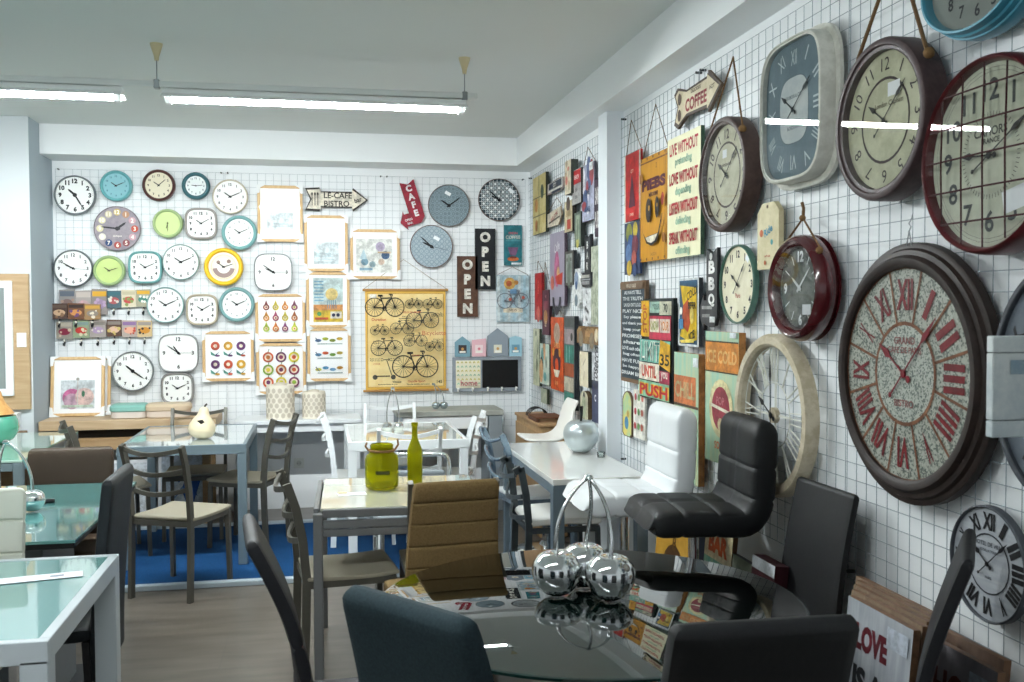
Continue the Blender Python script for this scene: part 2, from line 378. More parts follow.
# ------------------------------------------------------------------ fitting flat wall things: picture box -> place and size on the wall plane
def wpt(wall, off, u, v, lx, lz):
    return (u+lx, YW-off, v+lz) if wall == 'B' else (XW-off, u-lx, v+lz)
def fit(wall, off, bb, shape='r', square=False):
    cx, cy = (bb[0]+bb[2])/2, (bb[1]+bb[3])/2
    p = onY(cx, cy, YW-off) if wall == 'B' else onX(cx, cy, XW-off)
    u, v = (p[0] if wall == 'B' else p[1]), p[2]
    q = np.array([u, v, .3, .3])
    def bbx(q):
        if shape == 'r': pts = [(a*q[2]/2, b*q[3]/2) for a in (-1, 1) for b in (-1, 1)]
        else: pts = [(q[2]/2*math.cos(t*PI/18), q[3]/2*math.sin(t*PI/18)) for t in range(36)]
        P = [proj(wpt(wall, off, q[0], q[1], a, b)) for a, b in pts]
        xs = [p[0] for p in P]; ys = [p[1] for p in P]; return np.array([min(xs), min(ys), max(xs), max(ys)])
    T = np.array(bb, float)
    for _ in range(12):
        r = bbx(q)-T; J = np.zeros((4, 4))
        for k in range(4): d = q.copy(); d[k] += 1e-4; J[:, k] = (bbx(d)-bbx(q))/1e-4
        q = q-np.linalg.solve(J, r)*.9; q[2] = max(q[2], .01); q[3] = max(q[3], .01)
    if square: s_ = q[3]*.6+q[2]*.4 if wall == 'R' else (q[2]+q[3])/2; q[2] = q[3] = s_
    return q
def wloc(wall, q, gap=GAP): return ((q[0], YW-gap, q[1]), 0.) if wall == 'B' else ((XW-gap, q[0], q[1]), -PI/2)

# ------------------------------------------------------------------ clocks
ROM = ['XII', 'I', 'II', 'III', 'IIII', 'V', 'VI', 'VII', 'VIII', 'IX', 'X', 'XI']
ARA = ['12', '1', '2', '3', '4', '5', '6', '7', '8', '9', '10', '11']
def outline(a, b, n, k=48, y=0.):
    o = []
    for i in range(k):
        t = 2*PI*i/k; c, s = math.cos(t), math.sin(t)
        o.append((a*math.copysign(abs(c)**(2/n), c), y, b*math.copysign(abs(s)**(2/n), s)))
    return o
def ringset(mb, a, b, n, prof, m, k=48):                       # prof: (inset, y)
    mb.rings([outline(a-i, b-i, n, k, y) for i, y in prof], m)
def hand(name, t, ang, L, w, y, m, style='taper', tail=.18):
    mb = MB(); c, s = math.sin(ang), math.cos(ang)
    def P(u, v): return (u*c+v*s, u*s-v*c)
    if style == 'taper': pts = [P(-L*tail, -w*.6), P(-L*tail, w*.6), P(L*.75, w*.5), P(L, 0), P(L*.75, -w*.5)]
    elif style == 'bar': pts = [P(-L*tail, -w/2), P(-L*tail, w/2), P(L, w/2), P(L, -w/2)]
    else: pts = [P(-L*tail, -w*.3), P(-L*tail, w*.3), P(L*.55, w*.25), P(L*.66, w*1.1), P(L, 0), P(L*.66, -w*1.1), P(L*.55, -w*.25)]
    pts = pts[::-1]
    a2 = sum(pts[i][0]*pts[(i+1) % len(pts)][1]-pts[(i+1) % len(pts)][0]*pts[i][1] for i in range(len(pts)))
    if a2 < 0: pts = pts[::-1]
    mb.prism(pts, y-.0012, y, m)
    if style == 'spade': mb.disc(-L*tail*c, -L*tail*s, w*.9, y-.0013, m, 12)
    if name != 'second_hand': mb.disc(0, 0, w*1.1, y-.0016, m, 14)
    return mb.obj(name, t, smooth=False)
def clock(wall, bb, label, n=2., rim='#444444', rimw=.08, depth=.04, prof='round', dial='#f0f1ee', num='ar', nc='#15171a', ns=.17, nr=.78,
          radial=False, h=10, mnt=9, hc='#101215', hs='taper', sec=None, glass=False, ticks=True, extra=None, square=True, off=None, dmat=None, rmat=None,
          recess=None, hook=None, bold=.02, hw=.045, group=None, name='wall_clock', flange=None):
    off = GAP+depth if off is None else off
    q = fit(wall, off, bb, 'e', square and wall == 'B'); print('CLK', label[:30], round(q[2],3), round(q[3],3)) if wall == 'R' else None; a, b = q[2]/2, q[3]/2; r = min(a, b)
    loc, rz = wloc(wall, q)
    t = thing(name, label, 'clock', loc, rz, group or ('wall clocks on the back wall' if wall == 'B' else 'wall clocks on the right wall'))
    if wall == 'B': ns *= 1.3; bold += .015; hw *= 1.15
    rw = rimw*r; rm = rmat or M(rim, .4, coat=.3); D = depth; rc = recess if recess is not None else D*.45
    mb = MB()
    if prof == 'round': P = [(0.0, 0), (-.0, -D*.5)]+[(rw*.5-rw*.5*math.cos(x), -D*.5-D*.5*math.sin(x)) for x in [PI*i/8 for i in range(1, 8)]]+[(rw, -D*.6), (rw, -D+rc)]
    elif prof == 'flat': P = [(0, 0), (0, -D+.004), (.004, -D), (rw-.003, -D), (rw, -D+.003), (rw, -D+rc)]
    elif prof == 'bowl': P = [(rw*.35, 0), (0, -D*.3), (0, -D*.55), (rw*.2, -D*.9), (rw*.45, -D), (rw*.75, -D*.9), (rw, -D*.65), (rw*1.02, -D+rc)]
    elif prof == 'step': P = [(0, 0), (0, -D*.45), (rw*.05, -D*.5), (rw*.22, -D*.52), (rw*.27, -D*.62), (rw*.3, -D*.7), (rw*.5, -D*.75), (rw*.55, -D*.9), (rw*.62, -D), (rw*.85, -D), (rw*.93, -D*.93), (rw, -D*.88), (rw, -D+rc)]
    elif prof == 'drum': P = [(0, 0), (0, -D+.012), (.004, -D+.003), (.01, -D), (rw*.6, -D), (rw*.7, -D+.006), (rw, -D+.008), (rw, -D+rc)]
    ringset(mb, a, b, n, P, rm, 64)
    mb.poly([(x, z) for x, _, z in outline(a-.001, b-.001, n, 64)][::-1], 0, rm)
    if flange:
        ringset(mb, a+flange, b+flange, n, [(0, 0), (0, -.014), (.006, -.018), (flange, -.018)], rm, 64)
    mb.obj('rim', t)
    ai, bi = a-rw, b-rw; ri = min(ai, bi); y = -D+rc
    d = MB(); dm = dmat or M(dial, .55)
    d.poly([(x, z) for x, _, z in outline(ai+.001, bi+.001, n, 64)], y, dm)
    nm = M(nc, .5)
    sup = lambda th: (abs(math.sin(th))**n+abs(math.cos(th))**n)**(-1/n)
    if num in ('ar', 'ro', 'q'):
        for k in range(12):
            if num == 'q' and k % 3: continue
            th = k*PI/6; f = sup(th)*nr if n > 2 else nr
            x, z = math.sin(th)*f*ai, math.cos(th)*f*bi
            s_ = (ARA if num != 'ro' else ROM)[k]
            d.text(s_, x, z, ns*ri, y-.0008, nm, rot=-th if radial else 0, bold=bold, maxw=ns*ri*(1.6 if num != 'ro' else 1.35))
    if ticks:
        for k in range(60):
            th = k*PI/30; f = sup(th) if n > 2 else 1; l0 = .93 if k % 5 else .91
            if k % 5 and ri*FPX/8 < 16: continue
            d.line(math.sin(th)*f*ai*l0, math.cos(th)*f*bi*l0, math.sin(th)*f*ai*.96, math.cos(th)*f*bi*.96, ri*(.008 if k % 5 else .02), y-.0006, nm)
    if extra: extra(d, ai, bi, y)
    d.obj('dial', t, smooth=False)
    hm = M(hc, .4)
    hand('hour_hand', t, (h % 12+mnt/60)*PI/6, ri*.5, ri*hw*1.3, y-.004, hm, hs)
    hand('minute_hand', t, mnt*PI/30, ri*.74, ri*hw, y-.0065, hm, hs, .4 if hs == 'spade' else .18)
    if sec is not None: hand('second_hand', t, sec*PI/30, ri*.8, ri*.014, y-.009, M('#2a2d30', .4), 'bar', .25)
    if glass:
        g = MB(); g.poly([(x, z) for x, _, z in outline(ai+.001, bi+.001, n, 64)][::1], -D+.005, DGLASS); g.obj('glass', t, smooth=False)
    if hook:
        hz = b+hook
        MB().tube([(0, -.006, b*.98), (.004, -.006, b+hook*.5), (-.006, -.006, hz)], .003, STEEL, 6).obj('hanging_hook', t)
    return t, q
def tx(s_, x, z, h, c='#555a5e', rot=0, bold=.01):
    return lambda d, a, b, y: d.text(s_, x*a, z*b, h*min(a, b), y-.0009, M(c, .5), rot=rot, bold=bold, maxw=1.2*a)
def multi(*fs):
    def f(d, a, b, y):
        for g in fs: g(d, a, b, y)
    return f
clock('B', (53, 175, 95.5, 214.5), 'round clock with thin grey rim, top left corner of the back wall grid', rim='#6b7275', rimw=.09, depth=.045, ns=.2, h=10, mnt=25, hw=.07, bold=.04)
clock('B', (99, 170, 132, 201), 'turquoise clock with turquoise dial and a wide round rim, top row of the back wall', rim='#68acb0', rimw=.2, depth=.05, dial='#88bbc3', ns=.12, nc='#3b6f7c', h=10, mnt=11, recess=.02, ticks=False)
clock('B', (141.5, 169, 175, 201), 'dark brown rimmed clock with cream dial, top row of the back wall', rim='#4a2420', rimw=.19, depth=.05, dial='#e0d8be', ns=.14, nc='#4a4038', h=10, mnt=8, recess=.02, ticks=False)
clock('B', (181, 172, 210, 199), 'small dark teal rimmed clock with pale dial, top row of the back wall', rim='#17565f', rimw=.28, depth=.05, dial='#e4e9e8', ns=.16, nc='#55606a', h=9, mnt=14, recess=.02, ticks=False)
clock('B', (212, 179, 248, 214), 'round clock with thin beige rim, right end of the top row', rim='#cfc3ad', rimw=.09, depth=.04, ns=.13, nc='#3c4044', h=10, mnt=11, ticks=False)
def vint(d, a, b, y):
    cs = ['#c9b06a', '#b98a6a', '#c9a0a8', '#c2503c', '#c9a0a8', '#8e4a50', '#b05048', '#2f4a78', '#e4ddd0', '#d8cfa8', '#d8cfa8', '#cfc4a4']
    for k in range(12):
        th = k*PI/6; x, z = math.sin(th)*a*.76, math.cos(th)*b*.76
        d.disc(x, z, a*.16, y-.0004, M(cs[k], .5), 14); d.text(ARA[k], x, z, a*.19, y-.0012, M('#f4efe2' if k % 2 else '#fbf7ee', .5), bold=.03)
    d.text('antique', 0, -a*.35, a*.12, y-.0009, M('#e8e0d8', .5))
clock('B', (93, 206.5, 141, 250.5), 'large vintage clock with mottled mauve face and coloured numeral discs', rim='#6d6268', rimw=.03, depth=.02, prof='flat', dmat=M('#8f8790', .6, 'mottle', '#a39aa0', 14), num=None, h=1, mnt=46, hc='#101018', ticks=False, extra=vint, hw=.06)
clock('B', (152.5, 208, 182, 238.5), 'lime green clock whose hand points straight down, above the big white row clock', rim='#a8bf88', rimw=.2, depth=.05, dial='#c6d696', num=None, h=6, mnt=30, recess=.02, hc='#566030', ticks=False)
clock('B', (184.5, 207.5, 217, 239), 'rounded square clock with grey beige rim, right of the upper lime clock', n=3.6, rim='#a39d97', rimw=.14, depth=.045, ns=.17, nr=.76, h=10, mnt=10, ticks=False, bold=.04)
clock('B', (221, 215, 257, 250), 'round clock with turquoise rim directly below the beige rimmed clock', rim='#7aacac', rimw=.21, depth=.055, ns=.11, nc='#565c60', h=10, mnt=11, recess=.025, ticks=False)
clock('B', (52.5, 249.5, 92.5, 287), 'round clock with thin dark grey rim above the picture plaques at the left edge', rim='#5c6468', rimw=.08, depth=.045, ns=.15, h=9, mnt=50, sec=16, ticks=False)
clock('B', (92.5, 255, 124.5, 286), 'lime green clock just below the vintage mauve clock', rim='#a4bd86', rimw=.2, depth=.05, dial='#c4d68a', num=None, h=10, mnt=12, recess=.02, ticks=False, hc='#3c4420')
clock('B', (127.5, 251, 162, 283.5), 'rounded square clock with turquoise rim between two round clocks', n=3.6, rim='#6ba6a6', rimw=.14, depth=.045, ns=.17, nr=.76, h=10, mnt=11, ticks=False, bold=.03)
clock('B', (162, 244, 199, 280), 'round clock with thin pale teal rim, left of the yellow clock', rim='#92aca8', rimw=.06, depth=.035, ns=.13, nr=.8, h=10, mnt=11, ticks=False)
def yel(d, a, b, y):
    d.annulus(0, 0, a*.62, a*.98, y-.0004, M('#f3ead2', .5)); d.annulus(0, 0, a*.45, a*.75, y-.0007, M('#a08a86', .6), 24, PI*1.05, PI*1.95)
    d.disc(-a*.35, a*.32, a*.13, y-.0007, M('#9b8275', .6)); d.disc(a*.35, a*.38, a*.14, y-.0007, M('#9b8275', .6)); d.annulus(0, 0, a*.8, a*.84, y-.0009, M('#c8b9a0', .5))
clock('B', (203.5, 247.5, 243, 286), 'bright yellow rimmed clock with a patterned face', rim='#f3c20c', rimw=.24, depth=.06, dial='#f6f2e6', num=None, h=10, mnt=12, recess=.025, extra=yel, ticks=False)
clock('B', (146, 287, 184, 323), 'round clock with thin pale teal rim right of the picture plaques', rim='#8fb3b2', rimw=.07, depth=.04, ns=.14, nr=.8, h=10, mnt=11, ticks=False)
clock('B', (185.5, 294, 218, 325.5), 'rounded square clock with beige rim below the yellow clock', n=3.6, rim='#bfb29c', rimw=.14, depth=.045, ns=.17, nr=.76, h=10, mnt=10, ticks=False, bold=.04)
clock('B', (218.5, 287, 254.5, 322), 'round clock with turquoise rim below and right of the yellow clock', rim='#7da9aa', rimw=.2, depth=.055, ns=.11, nc='#565c60', h=10, mnt=11, recess=.025, ticks=False)
clock('B', (254, 253, 292, 291), 'rounded square clock with thin grey rim and only four numerals, above the pear print', n=3.6, rim='#8f9496', rimw=.05, depth=.035, num='q', ns=.15, nr=.74, h=9, mnt=51, sec=15, ticks=False)
clock('B', (158, 333.5, 198, 372.5), 'large rounded square clock with four numerals, below the beige rounded square clock', n=3.6, rim='#9a9c9c', rimw=.06, depth=.04, num='q', ns=.17, nr=.76, h=10, mnt=51, sec=15, ticks=False)
clock('B', (111.5, 351, 153, 391.5), 'round clock with grey rim and long bold hands right of the leaning pink print', rim='#7b8183', rimw=.07, depth=.045, ns=.14, h=10, mnt=21, hw=.06, bold=.03)
clock('B', (160, 373, 194, 404), 'rounded square clock with grey rim half behind the flat boxes on the console', n=3.6, rim='#8d8b88', rimw=.14, depth=.045, ns=.17, nr=.76, h=10, mnt=11, ticks=False, bold=.04)
def sticker(x, z, w=.3, hh=.16, r=-.5):
    def f(d, a, b, y):
        c, s = math.cos(r), math.sin(r); P = [(-w/2, -hh/2), (w/2, -hh/2), (w/2, hh/2), (-w/2, hh/2)]
        d.poly([((x+p*c-q_*s)*a, (z+p*s+q_*c)*a) for p, q_ in P], y-.001, M('#eef2f4', .5))
    return f
clock('B', (428, 184.5, 470, 226.5), 'grey blue lace patterned clock without numerals, right of the red CAFE sign', rim='#6b5f5a', rimw=.035, depth=.02, prof='flat', dmat=M('#6f8088', .6, 'lace', '#8a9ba2', 30), num=None, h=10, mnt=9, ticks=False, extra=sticker(-.05, .6), hw=.05)
clock('B', (410, 225, 453, 268), 'pale blue lace patterned clock just above the bicycle chart', rim='#6b5249', rimw=.035, depth=.02, prof='flat', dmat=M('#8e9fa8', .6, 'lace', '#a8b7bf', 24), num=None, h=9, mnt=52, sec=17, ticks=False, extra=sticker(.25, .4), hw=.05)
def chk(d, a, b, y):
    m1 = M('#2c3c44', .5); m2 = M('#e9ecec', .5)
    g = a/5.2
    for i in range(-5, 6):
        for j in range(-5, 6):
            x, z = i*g, j*g
            if math.hypot(x, z) < a-.72*g: d.disc(x, z, g*.33, y-.0005, m2 if (i+j) % 2 else M('#a9b6ba', .5), 8); 
    for i in range(-5, 6):
        h_ = math.sqrt(max(0, a*a-((i+.5)*g)**2))
        if h_ > .02: d.line((i+.5)*g, -h_, (i+.5)*g, h_, g*.1, y-.0007, m2); d.line(-h_, (i+.5)*g, h_, (i+.5)*g, g*.1, y-.0007, m2)
clock('B', (478, 179, 520.5, 220.5), 'dark tile patterned black and white clock nearest the corner of the back wall', rim='#5a4036', rimw=.035, depth=.02, prof='flat', dial='#31424a', num=None, h=9, mnt=52, sec=2, ticks=False, extra=multi(chk, sticker(.6, .45, .3, .16, -.7)), hc='#0c1418', hw=.05)

# right wall clocks -------------------------------------------------
def rope(t, pts, r=.004, c='#6e5438', name='hanging_rope'):
    return MB().tube(pts, r, M(c, .9), 7).obj(name, t)
def r1x(d, a, b, y):
    d.annulus(0, 0, a*.60, a*.64, y-.0006, M('#4b4038', .6)); sticker(-.1, .42, .2, .16, 0)(d, a, b, y)
    d.text('Antiquites', 0, a*.2, a*.1, y-.0009, M('#6a6250', .6))
t, q = clock('R', (697.7, 116, 745, 232), 'brown rimmed round clock with cream antique face on a rope, left of the square clock', prof='drum', rmat=M('#41322f', .5, 'mottle', '#4d3c38', 20), rimw=.13, depth=.075, dmat=M('#c4c2a8', .6, 'mottle', '#d8d6be', 9), nc='#4a3f3c', ns=.2, nr=.82, radial=True, h=10, mnt=8, hs='spade', hc='#2d2a26', hw=.035, glass=True, extra=r1x, ticks=False, recess=.03)
pk = onX(733, 57, XW-.045); hz = pk[2]-q[1]
rope(t, [(-q[2]*.30, -.06, q[3]*.42), (q[0]-pk[1], -.012, hz), (q[2]*.36, -.055, q[3]*.36)]); MB().sphere((q[2]*.38, -.06, q[3]*.33), .016, M('#7c5f3c', .9), 10, 6).obj('rope_knot', t)
def sqx(d, a, b, y):
    cm = M('#b9c2c2', .5, 'mottle', '#c9cfcc', 10)
    d.poly([(x, z) for x, _, z in outline(a*.50, b*.50, 3.2, 48)], y-.0006, M('#4d5f68', .5)); d.poly([(x, z) for x, _, z in outline(a*.485, b*.488, 3.2, 48)], y-.0009, cm)
    d.text('DUBOIS & CIE', 0, b*.2, a*.06, y-.0013, M('#5a6a70', .5)); d.text('BORDEAUX', 0, -b*.26, a*.06, y-.0013, M('#5a6a70', .5))
    for k in range(12):
        th = k*PI/6; f = (abs(math.sin(th))**4+abs(math.cos(th))**4)**(-.25)*.73
        d.text(ROM[k], math.sin(th)*f*a*1.06, math.cos(th)*f*b*1.06, a*.24, y-.0008, M('#c9d6d8', .5), rot=-th, bold=0, maxw=a*.2)
clock('R', (758.5, 35, 820, 182), 'tall rounded square clock with off white metal case and slate blue face', n=4, rmat=M('#d6d6cc', .45, 'mottle', '#c4c4b9', 14), rimw=.07, depth=.075, prof='drum', dmat=M('#5b7079', .55, 'mottle', '#6b818a', 5), num=None, h=10, mnt=9, hs='spade', hc='#1c262a', hw=.03, glass=True, extra=sqx, ticks=False, square=False, recess=.025, flange=.02)
def r3x(d, a, b, y):
    d.annulus(0, 0, a*.58, a*.62, y-.0006, M('#3a2e2c', .6)); sticker(.22, .42, .3, .2, 0)(d, a, b, y)
    d.text('London Clapham', .1*a, a*.22, a*.1, y-.0009, M('#6a6250', .6)); d.text('12', 0, 0, a*.001, y-.0009, M('#6a6250', .6))
t, q = clock('R', (834, 36, 925, 201), 'big brown rimmed clock with antique map face on ropes, left of the caged clock', prof='drum', rmat=M('#3e3132', .5, 'mottle', '#4a3b3b', 20), rimw=.15, depth=.075, dmat=M('#b5b698', .6, 'mottle', '#ccccb0', 8), nc='#33292a', ns=.19, nr=.82, radial=True, h=10, mnt=8, hs='spade', hc='#20201e', hw=.03, glass=True, extra=r3x, ticks=False, recess=.03, bold=.0)
rope(t, [(-q[2]*.32, -.05, q[3]*.42), (-.04, -.012, q[3]*.95)], .006); rope(t, [(q[2]*.43, -.05, q[3]*.33), (.02, -.012, q[3]*.98)], .006); MB().sphere((q[2]*.455, -.05, q[3]*.30), .016, M('#7c5f3c', .9), 10, 6).obj('rope_knot', t)
def r4x(d, a, b, y):
    for r_ in (.94, .90): d.annulus(0, 0, a*r_-.001, a*r_, y-.0006, M('#55524a', .6))
    d.text('CAHORS', 0, a*.26, a*.1, y-.0009, M('#3a3a36', .6)); d.text('FRANCE', 0, a*.16, a*.06, y-.0009, M('#3a3a36', .6)); sticker(.42, -.5, .42, .24, .2)(d, a, b, y)
    for k in range(60):
        th = k*PI/30; d.line(math.sin(th)*a*.42, math.cos(th)*a*.42, math.sin(th)*a*.47, math.cos(th)*a*.47, a*.008, y-.0007, M('#3a3a36', .6))
t, q = clock('R', (919, 51, 1054, 255), 'large maroon rimmed clock with a wire cage over its cream face', rmat=M('#4a161a', .35, 'mottle', '#561c20', 14), rimw=.085, depth=.085, dmat=M('#b7bba6', .6, 'mottle', '#c9ccb8', 5), nc='#3f4442', ns=.24, nr=.72, h=9, mnt=10, hs='spade', hc='#23211f', hw=.03, glass=True, extra=r4x, ticks=False, recess=.03, bold=.02)
cg = MB(); ca = q[2]/2*.91; cm = M('#3c1418', .75)
for k in range(-2, 3):
    x = k*ca*.36+ca*.02; L = math.sqrt(ca*ca-x*x)
    cg.tube([(x, -.078, -L), (x, -.082, 0), (x, -.078, L)], .0025, cm, 6); cg.tube([(-L, -.078, x), (0, -.084, x), (L, -.078, x)], .0025, cm, 6)
cg.obj('wire_cage', t)
clock('R', (917, -94, 1027, 40), 'turquoise blue rimmed clock cut off by the top edge of the picture', rim='#3f8fa6', rimw=.17, depth=.08, prof='step', dial='#8d938c', nc='#2c2f33', ns=.26, nr=.66, h=2, mnt=50, ticks=False, recess=.03, glass=True, hs='spade')
def r6x(d, a, b, y):
    w = M('#dfe4e4', .5)
    for k in (0, 3, 6, 9): th = k*PI/6; d.text(ARA[k], math.sin(th)*a*.74, math.cos(th)*a*.74, a*.26, y-.001, w, bold=.05)
    for k in range(12):
        if k % 3: th = k*PI/6; d.line(math.sin(th)*a*.62, math.cos(th)*a*.62, math.sin(th)*a*.86, math.cos(th)*a*.86, a*.03, y-.001, w)
    for k in range(60): th = k*PI/30; d.line(math.sin(th)*a*.93, math.cos(th)*a*.93, math.sin(th)*a*.97, math.cos(th)*a*.97, a*.012, y-.001, w)
    d.annulus(0, 0, a*.965, a*1., y-.0008, M('#a8aeb0', .3, metal=.8)); sticker(.3, -.5, .4, .24, 0)(d, a, b, y)
t, q = clock('R', (765, 234.5, 818, 341.5), 'glossy maroon round clock with white numerals on a rope, above the cream skeleton clock', rmat=M('#4e1218', .22, coat=.8), rimw=.25, depth=.085, prof='bowl', dmat=M('#3f4644', .5, 'mottle', '#7a8078', 7), num=None, h=10, mnt=8, hs='taper', hc='#f2f4f4', hw=.05, glass=True, extra=r6x, ticks=False, recess=.04)
pk = onX(802, 218, XW-.05); hz = pk[2]-q[1]; dx = q[0]-pk[1]
rope(t, [(-q[2]*.30, -.05, q[3]*.42), (dx, -.014, hz), (q[2]*.36, -.05, q[3]*.36)]); rope(t, [(dx, -.014, hz), (dx+.004, -.014, hz+.035), (dx-.008, -.014, hz+.055)], .006)
MB().sphere((q[2]*.38, -.055, q[3]*.33), .013, M('#7c5f3c', .9), 10, 6).obj('rope_knot', t); MB().sphere((dx, -.016, hz), .012, M('#7c5f3c', .9), 10, 6).obj('rope_knot', t)
clock('R', (718.8, 244.4, 753.5, 324), 'cream clock with thin dark green rim right of the BBQ sign', rim='#3f6a5c', rimw=.05, depth=.025, prof='flat', dmat=M('#d9d2b4', .6, 'mottle', '#e6e0c6', 8), nc='#2e2a28', ns=.2, nr=.80, bold=.04, h=10, mnt=7, hs='spade', hc='#191b1e', hw=.035, ticks=False, extra=multi(tx('Paris', 0, -.3, .12, '#b05040'), sticker(.55, .62, .2, .14, -.6)))
# giant clock
def gx(d, a, b, y):
    rust = M('#7a5138', .7, 'mottle', '#5c3a28', 30); gal = M('#5a645e', .5, 'flake', '#a6aaa0', 200); red = M('#6f1018', .5, 'mottle', '#5a0c14', 14)
    d.poly([(x, z) for x, _, z in outline(a*.46, b*.46, 2, 48)], y-.0012, gal)
    d.annulus(0, 0, a*.455, a*.49, y-.002, rust); d.annulus(0, 0, a*.985, a*1.0, y-.002, rust)
    for k in range(12):
        th = (k+.5)*PI/6; d.line(math.sin(th)*a*.48, math.cos(th)*a*.48, math.sin(th)*a*.99, math.cos(th)*a*.99, a*.028, y-.0016, rust)
        th = k*PI/6; d.text(ROM[k], math.sin(th)*a*.74, math.cos(th)*a*.74, a*.29, y-.0022, red, rot=-th, bold=.03, w=a*(.30 if k == 8 else .26 if len(ROM[k]) > 2 else .19 if len(ROM[k]) == 2 else .07))
    d.text('CAFE DE PARIS', 0, a*.22, a*.06, y-.0022, M('#7a4a48', .6)); d.text('GRAND', 0, a*.31, a*.07, y-.0022, M('#7a4a48', .6)); d.text('BISTRO', 0, -a*.28, a*.07, y-.0022, M('#7a4a48', .6))
t, q = clock('R', (831, 242.5, 986, 506.5), 'giant clock with dark stepped frame, galvanised face and red roman numerals', prof='step', rmat=M('#221916', .55, 'mottle', '#2b201c', 20), rimw=.19, depth=.06, dmat=M('#545c55', .5, 'flake', '#9c9f94', 180), num=None, h=10, mnt=7.2, hs='spade', hc='#6d0f1c', hw=.03, ticks=False, extra=gx, recess=.02, hook=.0)
a_ = q[3]/2; MB().tube([(-.012, -.03, a_-.01), (0, -.03, a_+.035), (.012, -.03, a_-.01)], .002, STEEL, 6).obj('wire_loop', t); MB().tube([(0, -.032, a_+.03), (.009, -.03, a_+.045), (-.002, -.03, a_+.055), (.008, -.026, a_+.072), (.0, -.02, a_+.08)], .002, STEEL, 6).obj('hanging_hook', t)
# dark small roman clock low right
def lx(d, a, b, y):
    d.annulus(0, 0, a*.53, a*.56, y-.001, M('#20242a', .5))
    for k in range(12): th = k*PI/6; d.text(ROM[k], math.sin(th)*a*.78, math.cos(th)*a*.78, a*.32, y-.0015, M('#0c0e12', .5), rot=-th, bold=.05, w=a*(.34 if len(ROM[k]) > 2 else .25 if len(ROM[k]) == 2 else .12))
    d.text('HOTEL DE VILLE', 0, a*.36, a*.08, y-.0015, M('#3a4048', .5)); d.text('LES DEUX TOURS', 0, a*.24, a*.05, y-.0015, M('#3a4048', .5)); d.text('PARIS', 0, -a*.25, a*.05, y-.0015, M('#3a4048', .5))
clock('R', (949, 505, 1025, 625), 'grey wooden clock with huge black roman numerals, lowest on the right wall', prof='flat', rmat=M('#4a4e54', .6), rimw=.04, depth=.025, dmat=M('#8f949a', .6, 'wood', '#a9adb1', 8), num=None, h=10, mnt=8, hs='spade', hc='#0c0e12', hw=.035, extra=lx, ticks=False)
clock('R', (990, 262, 1128, 508), 'dark slate clock mostly hidden behind the whitewashed box at the right edge', prof='flat', rmat=M('#3c4046', .5), rimw=.08, depth=.03, dmat=M('#4c545c', .6, 'mottle', '#5c646c', 8), num='ro', nc='#0e1014', ns=.2, nr=.8, radial=True, h=3, mnt=30, ticks=False, bold=.05)
# skeleton clock
def skeleton():
    D = .05; q = fit('R', GAP+D, (731, 338, 810, 494), 'e', True); a = q[2]/2; loc, rz = wloc('R', q)
    t = thing('wall_clock', 'cream open skeleton clock with pale roman numerals behind the black bar stool', 'clock', loc, rz, 'wall clocks on the right wall')
    cm = M('#cfc5ae', .6, 'mottle', '#b7ab90', 16); pm = M('#dfe0d6', .5)
    mb = MB(); ringset(mb, a, a, 2, [(0, 0), (0, -D*.7), (a*.03, -D), (a*.12, -D), (a*.15, -D*.8), (a*.15, 0), (0, 0)], cm, 72); mb.obj('rim', t)
    mb = MB(); pr = [(a*.85, 0), (a*.85, 0)]
    for r_, w in ((.83, .02), (.40, .018)):
        mb.tube([(a*r_*math.cos(k*PI/24), -.02, a*r_*math.sin(k*PI/24)) for k in range(48)], a*w*.4, pm, 6, closed=True)
    mb.obj('inner_ring', t)
    for k in range(12):
        th = k*PI/6; s_, c = math.sin(th), math.cos(th); nb = MB(); m_ = len(ROM[k])
        def L(u0, v0, u1, v1):
            nb.bar((v0*c+u0*s_, -.02, u0*c-v0*s_), (v1*c+u1*s_, -.02, u1*c-v1*s_), a*.011, .006, pm, up=(0, 1, 0))
        x = -.045*a*(m_-1)
        for ch in ROM[k]:
            if ch == 'I': L(a*.41, x*.7, a*.83, x)
            elif ch == 'V': L(a*.83, x-a*.04, a*.41, x*.8); L(a*.83, x+a*.04, a*.41, x*.8)
            else: L(a*.83, x-a*.045, a*.41, x*.8+a*.03); L(a*.83, x+a*.045, a*.41, x*.8-a*.03)
            x += a*.09
        nb.obj('numeral', t, smooth=False)
    MB().prism([(.03*math.cos(u*PI/8), .03*math.sin(u*PI/8)) for u in range(16)], -.03, -.012, cm).obj('hub', t)
    mb = MB(); mb.bar((-a*.4, -.016, 0), (a*.4, -.016, 0), .008, .005, pm, up=(0, 1, 0)); mb.bar((0, -.016, -a*.4), (0, -.016, a*.4), .008, .005, pm, up=(0, 1, 0)); mb.obj('cross_brace', t, smooth=False)
    hand('hour_hand', t, 10*PI/6, a*.42, a*.035, -.034, M('#14161a', .4), 'spade'); hand('minute_hand', t, -.02, a*.74, a*.03, -.037, M('#14161a', .4), 'spade')
skeleton()

